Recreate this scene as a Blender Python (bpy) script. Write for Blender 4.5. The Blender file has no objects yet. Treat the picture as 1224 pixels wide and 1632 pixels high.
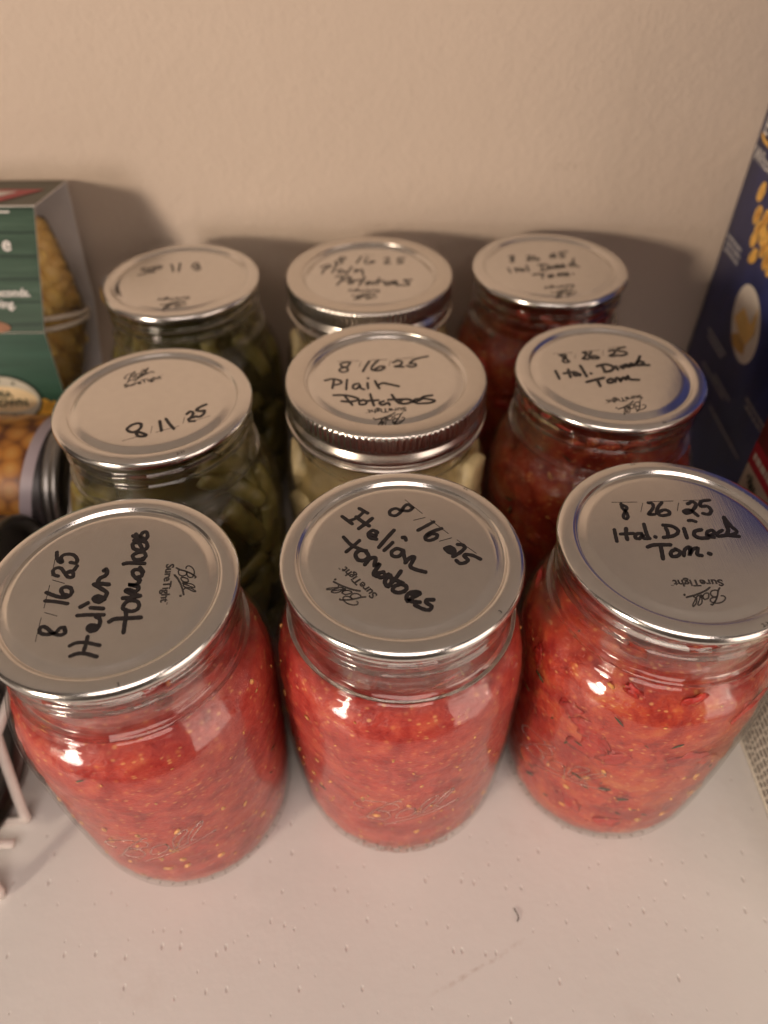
import bpy, bmesh, math, random
from mathutils import Vector, Matrix, noise
PI = math.pi
random.seed(7)
C = bpy.context.scene.collection
SC = bpy.context.scene

# ------------------------------------------------------------------ camera
cd = bpy.data.cameras.new('camera'); cam = bpy.data.objects.new('camera', cd); C.objects.link(cam)
cd.sensor_fit = 'VERTICAL'; cd.sensor_height = 9.6; cd.lens = 1161.67/1632*9.6
cd.clip_start = .01; cd.clip_end = 50
_p = math.radians(44.690); _r = math.radians(-.3955)
_f = Vector((0, math.cos(_p), -math.sin(_p))); _u0 = Vector((0, math.sin(_p), math.cos(_p))); _x0 = Vector((1, 0, 0))
_x = math.cos(_r)*_x0 + math.sin(_r)*_u0; _u = math.cos(_r)*_u0 - math.sin(_r)*_x0
cam.matrix_world = Matrix(((_x.x, _u.x, -_f.x, 0), (_x.y, _u.y, -_f.y, 0), (_x.z, _u.z, -_f.z, .27895), (0, 0, 0, 1)))
cd.dof.use_dof = True; cd.dof.focus_distance = .205; cd.dof.aperture_fstop = 1.9
SC.camera = cam

# ------------------------------------------------------------------ light
W = bpy.data.worlds.new('World'); SC.world = W; W.use_nodes = True
W.node_tree.nodes['Background'].inputs[0].default_value = (1, .74, .58, 1)
W.node_tree.nodes['Background'].inputs[1].default_value = .06
def lamp(name, loc, target, energy, color, sx, sy=None):
    l = bpy.data.lights.new(name, 'AREA'); l.energy = energy; l.color = color
    if sy: l.shape = 'RECTANGLE'; l.size = sx; l.size_y = sy
    else: l.shape = 'DISK'; l.size = sx
    o = bpy.data.objects.new(name, l); C.objects.link(o); o.location = loc
    o.rotation_euler = (Vector(target)-Vector(loc)).to_track_quat('-Z', 'Y').to_euler()
    return o
lamp('ceiling_lamp', (-1.75, -1.70, .66), (0, .25, .1), 36, (1, .80, .61), .32)
lamp('doorway_light', (.90, -.52, .19), (.0, .15, .09), 5.0, (1, .80, .68), .70, .95)
lamp('room_light', (-.78, -.66, .125), (.0, .2, .09), 3.8, (1, .85, .76), .28)
lamp('overhead_light', (.05, -.62, 1.02), (.0, .15, .0), 7.4, (1, .84, .75), .8, .6)
SC.view_settings.view_transform = 'Standard'; SC.view_settings.look = 'None'
SC.view_settings.exposure = .04; SC.view_settings.gamma = 1; SC.view_settings.use_curve_mapping = False
SC.cycles.max_bounces = 14; SC.cycles.transparent_max_bounces = 32; SC.cycles.transmission_bounces = 10
SC.cycles.glossy_bounces = 6; SC.cycles.diffuse_bounces = 4
SC.cycles.use_denoising = True; SC.cycles.caustics_refractive = True; SC.cycles.blur_glossy = .3
SC.cycles.sample_clamp_indirect = 4

# ------------------------------------------------------------------ materials
class N:
    def __init__(s, name):
        s.m = bpy.data.materials.new(name); s.m.use_nodes = True
        s.t = s.m.node_tree; s.b = s.t.nodes['Principled BSDF']; s.out = s.t.nodes['Material Output']
    def n(s, kind, **kw):
        x = s.t.nodes.new(kind)
        for k, v in kw.items():
            if k.startswith('i_'):
                key = k[2:]; key = int(key) if key.isdigit() else key.replace('_', ' ')
                if hasattr(v, 'is_output'): s.t.links.new(v, x.inputs[key])
                else: x.inputs[key].default_value = v
            else: setattr(x, k, v)
        return x
    def link(s, a, b): s.t.links.new(a, b)
    def co(s, scale=1.0, which='Object'):
        tc = s.n('ShaderNodeTexCoord')
        mp = s.n('ShaderNodeMapping', i_Vector=tc.outputs[which])
        mp.inputs['Scale'].default_value = (scale,)*3 if not isinstance(scale, tuple) else scale
        return mp.outputs[0]
    def noise(s, v, scale, detail=3, rough=.55, dist=0):
        return s.n('ShaderNodeTexNoise', i_Vector=v, i_Scale=scale, i_Detail=detail, i_Roughness=rough, i_Distortion=dist)
    def ramp(s, fac, stops):
        r = s.n('ShaderNodeValToRGB'); s.link(fac, r.inputs[0]); e = r.color_ramp.elements
        while len(e) < len(stops): e.new(.5)
        for q, (p, c) in zip(e, stops): q.position = p; q.color = (*c, 1) if len(c) == 3 else c
        return r.outputs[0]
    def mix(s, fac, a, b, mode='MIX'):
        x = s.n('ShaderNodeMix', data_type='RGBA', blend_type=mode)
        for i, v in ((0, fac), (6, a), (7, b)):
            if hasattr(v, 'is_output'): s.link(v, x.inputs[i])
            else: x.inputs[i].default_value = v if i == 0 else ((*v, 1) if len(v) == 3 else v)
        return x.outputs[2]
    def math(s, op, a, b=0.0, c=None, clamp=False):
        x = s.n('ShaderNodeMath', operation=op, use_clamp=clamp)
        for i, v in enumerate((a, b) if c is None else (a, b, c)):
            if hasattr(v, 'is_output'): s.link(v, x.inputs[i])
            else: x.inputs[i].default_value = v
        return x.outputs[0]
    def bump(s, h, strength, dist):
        x = s.n('ShaderNodeBump', i_Height=h, i_Strength=strength, i_Distance=dist)
        s.link(x.outputs[0], s.b.inputs['Normal']); return x
    def set(s, color=None, rough=None, metal=None, spec=None, **kw):
        for k, v in (('Base Color', color), ('Roughness', rough), ('Metallic', metal), ('Specular IOR Level', spec)):
            if v is None: continue
            if hasattr(v, 'is_output'): s.link(v, s.b.inputs[k])
            else: s.b.inputs[k].default_value = (*v, 1) if k == 'Base Color' and len(v) == 3 else v
        for k, v in kw.items(): s.b.inputs[k.replace('_', ' ')].default_value = v
        return s.m

def plain(name, color, rough=.5, metal=0, vary=.08, scale=120, spec=.5):
    s = N(name); v = s.co()
    nz = s.noise(v, scale, 4)
    lo = tuple(max(0, c*(1-vary)) for c in color); hi = tuple(min(1, c*(1+vary)) for c in color)
    s.set(s.ramp(nz.outputs[0], [(.3, lo), (.7, hi)]), rough, metal, spec)
    return s.m

M = {}
# wall: warm off-white paint with roller stipple and a faint smudge
s = N('wall_paint'); v = s.co()
big = s.noise(v, 4, 3); fine = s.noise(v, 420, 3, .6); mid = s.noise(v, 130, 2, .5)
col = s.ramp(big.outputs[0], [(.3, (.57, .475, .395)), (.7, (.61, .51, .425))])
sp = s.n('ShaderNodeSeparateXYZ', i_0=v)
d1 = s.math('POWER', s.math('DIVIDE', s.math('SUBTRACT', sp.outputs[0], .087), .014), 2)
d2 = s.math('POWER', s.math('DIVIDE', s.math('SUBTRACT', sp.outputs[2], .1545), .0022), 2)
msk = s.math('SUBTRACT', 1, s.math('ADD', d1, d2), clamp=True)
sm = s.noise(v, 700, 3, .7)
msk = s.math('MULTIPLY', msk, s.ramp(sm.outputs[0], [(.52, (0, 0, 0)), (.62, (1, 1, 1))]))
col = s.mix(s.math('MULTIPLY', msk, .5), col, (.30, .21, .14))
s.bump(s.math('ADD', fine.outputs[0], s.math('MULTIPLY', mid.outputs[0], 1.6)), .45, .0006)
M['wall'] = s.set(col, .62, spec=.35)
# shelf: white melamine with small pores and a few scuffs
s = N('shelf_laminate'); v = s.co()
big = s.noise(v, 9, 4); col = s.ramp(big.outputs[0], [(.3, (.64, .63, .61)), (.7, (.69, .68, .66))])
vs = s.n('ShaderNodeMapping', i_Vector=v); vs.inputs['Scale'].default_value = (1, .55, 1)
vo = s.n('ShaderNodeTexVoronoi', voronoi_dimensions='2D', i_Vector=vs.outputs[0], i_Scale=175.0, i_Randomness=1.0)
gate = s.n('ShaderNodeSeparateColor', i_0=vo.outputs['Color'])
thr = s.math('MULTIPLY', s.math('GREATER_THAN', gate.outputs[0], .42), s.math('ADD', .05, s.math('MULTIPLY', gate.outputs[1], .07)))
pore = s.math('MULTIPLY', s.math('SUBTRACT', thr, vo.outputs['Distance'], clamp=True), 9, clamp=True)
col = s.mix(s.math('MULTIPLY', pore, .30), col, (.36, .27, .24))
sp = s.n('ShaderNodeSeparateXYZ', i_0=v)
wob = s.noise(v, 90, 3)
# scuff streak
a = s.math('SUBTRACT', sp.outputs[1], s.math('ADD', s.math('MULTIPLY', s.math('SUBTRACT', sp.outputs[0], .030), .47), .0655))
a = s.math('ADD', a, s.math('MULTIPLY', s.math('SUBTRACT', wob.outputs[0], .5), .004))
st = s.math('SUBTRACT', 1, s.math('DIVIDE', s.math('ABSOLUTE', a), .0011), clamp=True)
st = s.math('MULTIPLY', st, s.math('SUBTRACT', 1, s.math('POWER', s.math('DIVIDE', s.math('SUBTRACT', sp.outputs[0], .031), .019), 2), clamp=True))
st = s.math('MULTIPLY', st, s.ramp(s.noise(v, 500, 3).outputs[0], [(.40, (0, 0, 0)), (.62, (1, 1, 1))]))
col = s.mix(s.math('MULTIPLY', st, .42), col, (.34, .24, .19))
smu = s.noise(v, 28, 5, .65)
col = s.mix(s.ramp(smu.outputs[0], [(.60, (0, 0, 0)), (.76, (.22, .22, .22))]), col, (.50, .42, .37))
h = s.math('SUBTRACT', s.math('MULTIPLY', s.noise(v, 160, 3).outputs[0], .35), pore)
s.bump(h, .5, .0006)
M['shelf'] = s.set(col, .33, spec=.5)
M['scratch'] = plain('hair_mark', (.05, .035, .03), .7)
# glass
def glass_mat(name, tint, neck_share, body_share=0.0, z0=.097, z1=.1025):
    s = N(name); v = s.co()
    sp = s.n('ShaderNodeSeparateXYZ', i_0=v)
    mr = s.n('ShaderNodeMapRange', i_0=sp.outputs[2]); mr.inputs[1].default_value = z0; mr.inputs[2].default_value = z1
    mr.inputs[3].default_value = body_share; mr.inputs[4].default_value = neck_share
    wv = s.noise(v, 55, 2, .4)
    bp = s.n('ShaderNodeBump', i_Height=wv.outputs[0], i_Strength=.42, i_Distance=.0020)
    tr = s.n('ShaderNodeBsdfTransparent', i_0=(*tint, 1))
    gl = s.n('ShaderNodeBsdfGlossy', i_Roughness=.075, i_Normal=bp.outputs[0])
    lw = s.n('ShaderNodeLayerWeight', i_Normal=bp.outputs[0]); lw.inputs[0].default_value = .5
    fr = s.math('ADD', .045, s.math('MULTIPLY', .50, s.math('POWER', lw.outputs['Facing'], 5.0)), clamp=True)   # Schlick
    thin = s.n('ShaderNodeMixShader', i_0=fr, i_1=tr.outputs[0], i_2=gl.outputs[0])
    rg = s.n('ShaderNodeBsdfGlass', i_Color=(*tint, 1), i_IOR=1.48, i_Roughness=.0, i_Normal=bp.outputs[0])
    mx = s.n('ShaderNodeMixShader', i_0=mr.outputs[0], i_1=thin.outputs[0], i_2=rg.outputs[0])
    s.link(mx.outputs[0], s.out.inputs[0]); s.t.nodes.remove(s.b)
    return s.m
M['glass'] = glass_mat('clear_glass', (.985, .985, .975), .85)
M['emboss'] = glass_mat('embossed_glass', (.97, .97, .96), .7, .7)
# metals
def metal(name, color, rough, rv=.08, brushed=False):
    s = N(name); v = s.co()
    nz = s.noise(v, 260, 4, .6); lg = s.noise(v, 45, 3)
    r = s.math('ADD', rough-rv/2, s.math('MULTIPLY', lg.outputs[0], rv))
    c = s.ramp(nz.outputs[0], [(.3, tuple(q*.95 for q in color)), (.7, color)])
    v2 = s.n('ShaderNodeMapping', i_Vector=v); v2.inputs['Scale'].default_value = (1, .06, 1)
    g = s.noise(v2.outputs[0], 2600, 2)
    s.bump(g.outputs[0], .10 if brushed else .05, .0002)
    s.set(c, r, 1.0)
    return s.m
M['lid'] = metal('satin_tinplate', (.78, .755, .72), .18, .08, True)
M['band'] = metal('screw_band_metal', (.72, .68, .63), .24, .08)
M['steel'] = metal('can_steel', (.30, .29, .28), .34)
M['darksteel'] = metal('dark_can_steel', (.16, .15, .14), .38)
M['ink'] = plain('marker_ink', (.012, .010, .012), .32, vary=.3, scale=900)
M['print'] = plain('lid_print', (.030, .026, .024), .5)
M['compound'] = plain('sealing_ring', (.05, .045, .04), .5)
# tomato contents
def pulp_mat(name, stops, sss=.25):
    s = N(name); v = s.co()
    a = s.noise(v, 75, 6, .62, .6); b = s.noise(v, 330, 4, .6); 
    f = s.math('ADD', s.math('MULTIPLY', a.outputs[0], .72), s.math('MULTIPLY', b.outputs[0], .28))
    c = s.ramp(f, stops)
    vo = s.n('ShaderNodeTexVoronoi', i_Vector=v, i_Scale=260.0)
    fb = s.n('ShaderNodeMapping', i_Vector=v); fb.inputs['Scale'].default_value = (1, 1, 2.4)
    fib = s.noise(fb.outputs[0], 620, 4, .65, 1.2)
    f = s.math('ADD', f, s.math('MULTIPLY', s.math('SUBTRACT', fib.outputs[0], .5), .22)); c = s.ramp(f, stops)
    c = s.mix(s.math('MULTIPLY', s.ramp(vo.outputs['Distance'], [(.05, (1, 1, 1)), (.25, (0, 0, 0))]), .38), c, (.80, .34, .12))
    fl = s.n('ShaderNodeMapping', i_Vector=v); fl.inputs['Scale'].default_value = (1, 1, 1.9)
    v2 = s.n('ShaderNodeTexVoronoi', i_Vector=fl.outputs[0], i_Scale=430.0); g2 = s.n('ShaderNodeSeparateColor', i_0=v2.outputs['Color'])
    fm = s.math('MULTIPLY', s.ramp(v2.outputs['Distance'], [(.18, (1, 1, 1)), (.34, (0, 0, 0))]), s.math('GREATER_THAN', g2.outputs[0], .72))
    c = s.mix(s.math('MULTIPLY', fm, .55), c, (.78, .42, .16))
    dk = s.noise(v, 48, 4, .6, .8)
    c = s.mix(s.ramp(dk.outputs[0], [(.50, (0, 0, 0)), (.66, (.6, .6, .6))]), c, (.26, .012, .014))
    s.bump(s.math('ADD', b.outputs[0], s.math('MULTIPLY', fib.outputs[0], .3)), .5, .0012)
    s.set(c, .36, spec=.45, Subsurface_Weight=sss, Subsurface_Scale=.004)
    s.b.inputs['Subsurface Radius'].default_value = (1, .25, .12)
    return s.m
M['pulp'] = pulp_mat('tomato_pulp', [(.30, (.15, .006, .009)), (.42, (.34, .022, .018)), (.52, (.47, .055, .040)), (.62, (.55, .098, .055)), (.74, (.60, .19, .065))], .12)
M['diced'] = pulp_mat('diced_tomato_pulp', [(.30, (.12, .007, .007)), (.42, (.32, .022, .014)), (.52, (.46, .055, .028)), (.62, (.52, .12, .040)), (.74, (.55, .22, .055))], .12)
M['shaded_diced'] = pulp_mat('shaded_orange_brown_pulp', [(.30, (.09, .006, .004)), (.42, (.25, .020, .010)), (.52, (.36, .048, .018)), (.62, (.42, .10, .028)), (.74, (.48, .20, .05))], .12)  # browner diced pulp, with the shade on the rearward jars put into its colour
M['chunk'] = pulp_mat('tomato_flesh', [(.34, (.24, .009, .010)), (.5, (.40, .026, .018)), (.66, (.48, .055, .026)), (.8, (.55, .13, .04))], .2)
M['seed'] = plain('tomato_seed', (.66, .33, .10), .35, vary=.35, scale=300)
M['herb'] = plain('herb_fleck', (.035, .045, .012), .5, vary=.5, scale=400)
M['bean'] = plain('green_bean_skin', (.15, .125, .034), .38, vary=.45, scale=110)
M['beanbrine'] = plain('bean_brine', (.050, .044, .014), .25, vary=.4, scale=40)
M['potato'] = plain('potato_flesh', (.88, .72, .38), .42, vary=.12, scale=130)
M['potatobrine'] = plain('potato_brine', (.60, .46, .20), .3, vary=.25, scale=60)

# ------------------------------------------------------------------ mesh helpers
def obj(name, bm, m, parent=None, smooth=True):
    me = bpy.data.meshes.new(name); bm.normal_update(); bm.to_mesh(me); bm.free()
    for x in (m if isinstance(m, (list, tuple)) else [m]): me.materials.append(x)
    if smooth:
        for p in me.polygons: p.use_smooth = True
    o = bpy.data.objects.new(name, me); C.objects.link(o)
    if parent: o.parent = parent
    return o
def thing(name, label, cat, loc=(0, 0, 0), rotz=0, group=None):
    o = bpy.data.objects.new(name, None); C.objects.link(o); o.empty_display_size = .02
    o.location = loc; o.rotation_euler = (0, 0, rotz); o['label'] = label; o['category'] = cat
    if group: o['group'] = group
    return o
def autosharp(o, ang=35):
    me = o.data
    for p in me.polygons: p.use_smooth = True
    bm = bmesh.new(); bm.from_mesh(me)
    for e in bm.edges:
        if len(e.link_faces) == 2 and e.calc_face_angle(0) > math.radians(ang): e.smooth = False
    bm.to_mesh(me); bm.free()
def lathe(prof, seg=96, fn=None, bm=None, mi=0, closed=False):
    """prof = [(r,z)...]; fn(r,z,theta)->(r,z)"""
    bm = bm or bmesh.new(); rows = []
    for r, z in prof:
        if fn is None and r < 1e-6: rows.append([bm.verts.new((0, 0, z))]); continue
        row = []
        for k in range(seg):
            t = 2*PI*k/seg; rr, zz = fn(r, z, t) if fn else (r, z)
            row.append(bm.verts.new((rr*math.cos(t), rr*math.sin(t), zz)))
        rows.append(row)
    pairs = list(zip(rows, rows[1:]))
    if closed: pairs.append((rows[-1], rows[0]))
    for a, b in pairs:
        if len(a) == 1 and len(b) == 1: continue
        for k in range(seg):
            k2 = (k+1) % seg
            if len(a) == 1: f = bm.faces.new((a[0], b[k2], b[k]))
            elif len(b) == 1: f = bm.faces.new((a[k], a[k2], b[0]))
            else: f = bm.faces.new((a[k], a[k2], b[k2], b[k]))
            f.material_index = mi
    return bm
def box(bm, lo, hi, mi=0):
    vs = [bm.verts.new((x, y, z)) for x in (lo[0], hi[0]) for y in (lo[1], hi[1]) for z in (lo[2], hi[2])]
    for q in ((0, 1, 3, 2), (4, 6, 7, 5), (0, 4, 5, 1), (2, 3, 7, 6), (0, 2, 6, 4), (1, 5, 7, 3)):
        bm.faces.new([vs[i] for i in q]).material_index = mi
    return bm
def catmull(pts, n=5, closed=False):
    if len(pts) < 3: return [Vector(p) for p in pts]
    P = [Vector(p) for p in pts]; out = []
    for i in range(len(P)-1):
        p1, p2 = P[i], P[i+1]; p0 = P[i-1] if i else 2*p1-p2; p3 = P[i+2] if i+2 < len(P) else 2*p2-p1
        for k in range(n):
            t = k/n
            out.append(.5*((2*p1)+(p2-p0)*t+(2*p0-5*p1+4*p2-p3)*t*t+(3*p1-p0-3*p2+p3)*t**3))
    out.append(P[-1]); return out
def tube(pts, r, bm=None, seg=10, n=6, mi=0, caps=True, smooth=True):
    bm = bm or bmesh.new(); P = catmull(pts, n) if smooth else [Vector(p) for p in pts]
    rows = []; prev = None
    for i, p in enumerate(P):
        t = (P[min(i+1, len(P)-1)]-P[max(i-1, 0)]).normalized()
        if prev is None: prev = t.orthogonal().normalized()
        a = (prev-t*prev.dot(t)).normalized(); prev = a; b = t.cross(a)
        rr = r[min(i, len(r)-1)] if isinstance(r, list) else r
        rows.append([bm.verts.new(p+rr*(math.cos(2*PI*k/seg)*a+math.sin(2*PI*k/seg)*b)) for k in range(seg)])
    for x, y in zip(rows, rows[1:]):
        for k in range(seg): bm.faces.new((x[k], x[(k+1) % seg], y[(k+1) % seg], y[k])).material_index = mi
    if caps:
        bm.faces.new(rows[0][::-1]).material_index = mi; bm.faces.new(rows[-1]).material_index = mi
    return bm
def ribbon(bm, pts, w, z, f=lambda x, y, z: (x, y, z), n=5, capseg=6, mi=0, jitter=0.0):
    """a flat brush stroke in the local XY plane with round ends"""
    P = [p.to_3d() for p in catmull([(a, b, 0) for a, b in pts], n)]
    if len(P) == 1: P.append(P[0]+Vector((.0002, 0, 0)))
    h = w/2; L = []; R = []
    for i, p in enumerate(P):
        t = P[min(i+1, len(P)-1)]-P[max(i-1, 0)]
        t = t.normalized() if t.length > 1e-9 else Vector((1, 0, 0))
        nn = Vector((-t.y, t.x, 0)); hh = h*(1+jitter*math.sin(i*1.7+p.x*900))
        L.append(bm.verts.new(f(*(p+nn*hh+Vector((0, 0, z)))))); R.append(bm.verts.new(f(*(p-nn*hh+Vector((0, 0, z))))))
    for i in range(len(P)-1):
        bm.faces.new((R[i], R[i+1], L[i+1], L[i])).material_index = mi
    for idx, sgn in ((0, -1), (len(P)-1, 1)):
        p = P[idx]; q = P[1]-P[0] if idx == 0 else P[-1]-P[-2]
        t = q.normalized()*sgn; nn = Vector((-t.y, t.x, 0))
        fan = [bm.verts.new(f(*(p+h*(math.cos(a)*nn+math.sin(a)*t)+Vector((0, 0, z+1e-6))))) for a in [PI*k/capseg for k in range(capseg+1)]]
        bm.faces.new(fan[::-1]).material_index = mi
    return bm
def text_bm(txt, size, mat, extrude=0.0, align='LEFT', bm=None, shear=0.0, fn=None, bold=0.0, mi=0):
    """letters as flat faces, placed by a matrix (or bent by fn)"""
    cu = bpy.data.curves.new('t', 'FONT'); cu.body = txt; cu.size = size; cu.align_x = align; cu.align_y = 'CENTER'
    cu.extrude = extrude; cu.shear = shear; cu.offset = bold; cu.resolution_u = 3
    o = bpy.data.objects.new('t', cu); C.objects.link(o)
    me = o.to_mesh(); bm = bm or bmesh.new(); base = len(bm.verts)
    vs = [bm.verts.new(fn(v.co) if fn else mat @ v.co) for v in me.vertices]
    for p in me.polygons:
        try: bm.faces.new([vs[i] for i in p.vertices]).material_index = mi
        except ValueError: pass
    o.to_mesh_clear(); bpy.data.objects.remove(o); bpy.data.curves.remove(cu)
    return bm
def blob(bm, loc, size, rot=None, sub=2, amp=.18, freq=1.0, mi=0, squash=(1, 1, 1)):
    g = bmesh.ops.create_icosphere(bm, subdivisions=sub, radius=1)
    off = Vector((random.random()*50, random.random()*50, random.random()*50))
    R = (rot or Matrix.Rotation(random.random()*6.28, 3, Vector((random.random()-.5, random.random()-.5, random.random()-.5)).normalized()))
    for v in g['verts']:
        d = v.co.normalized(); k = 1+amp*noise.noise(d*freq+off)*2
        v.co = Vector(loc)+R @ Vector((d.x*k*size*squash[0], d.y*k*size*squash[1], d.z*k*size*squash[2]))
    for v in g['verts']:
        for f in v.link_faces: f.material_index = mi
    return bm
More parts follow.
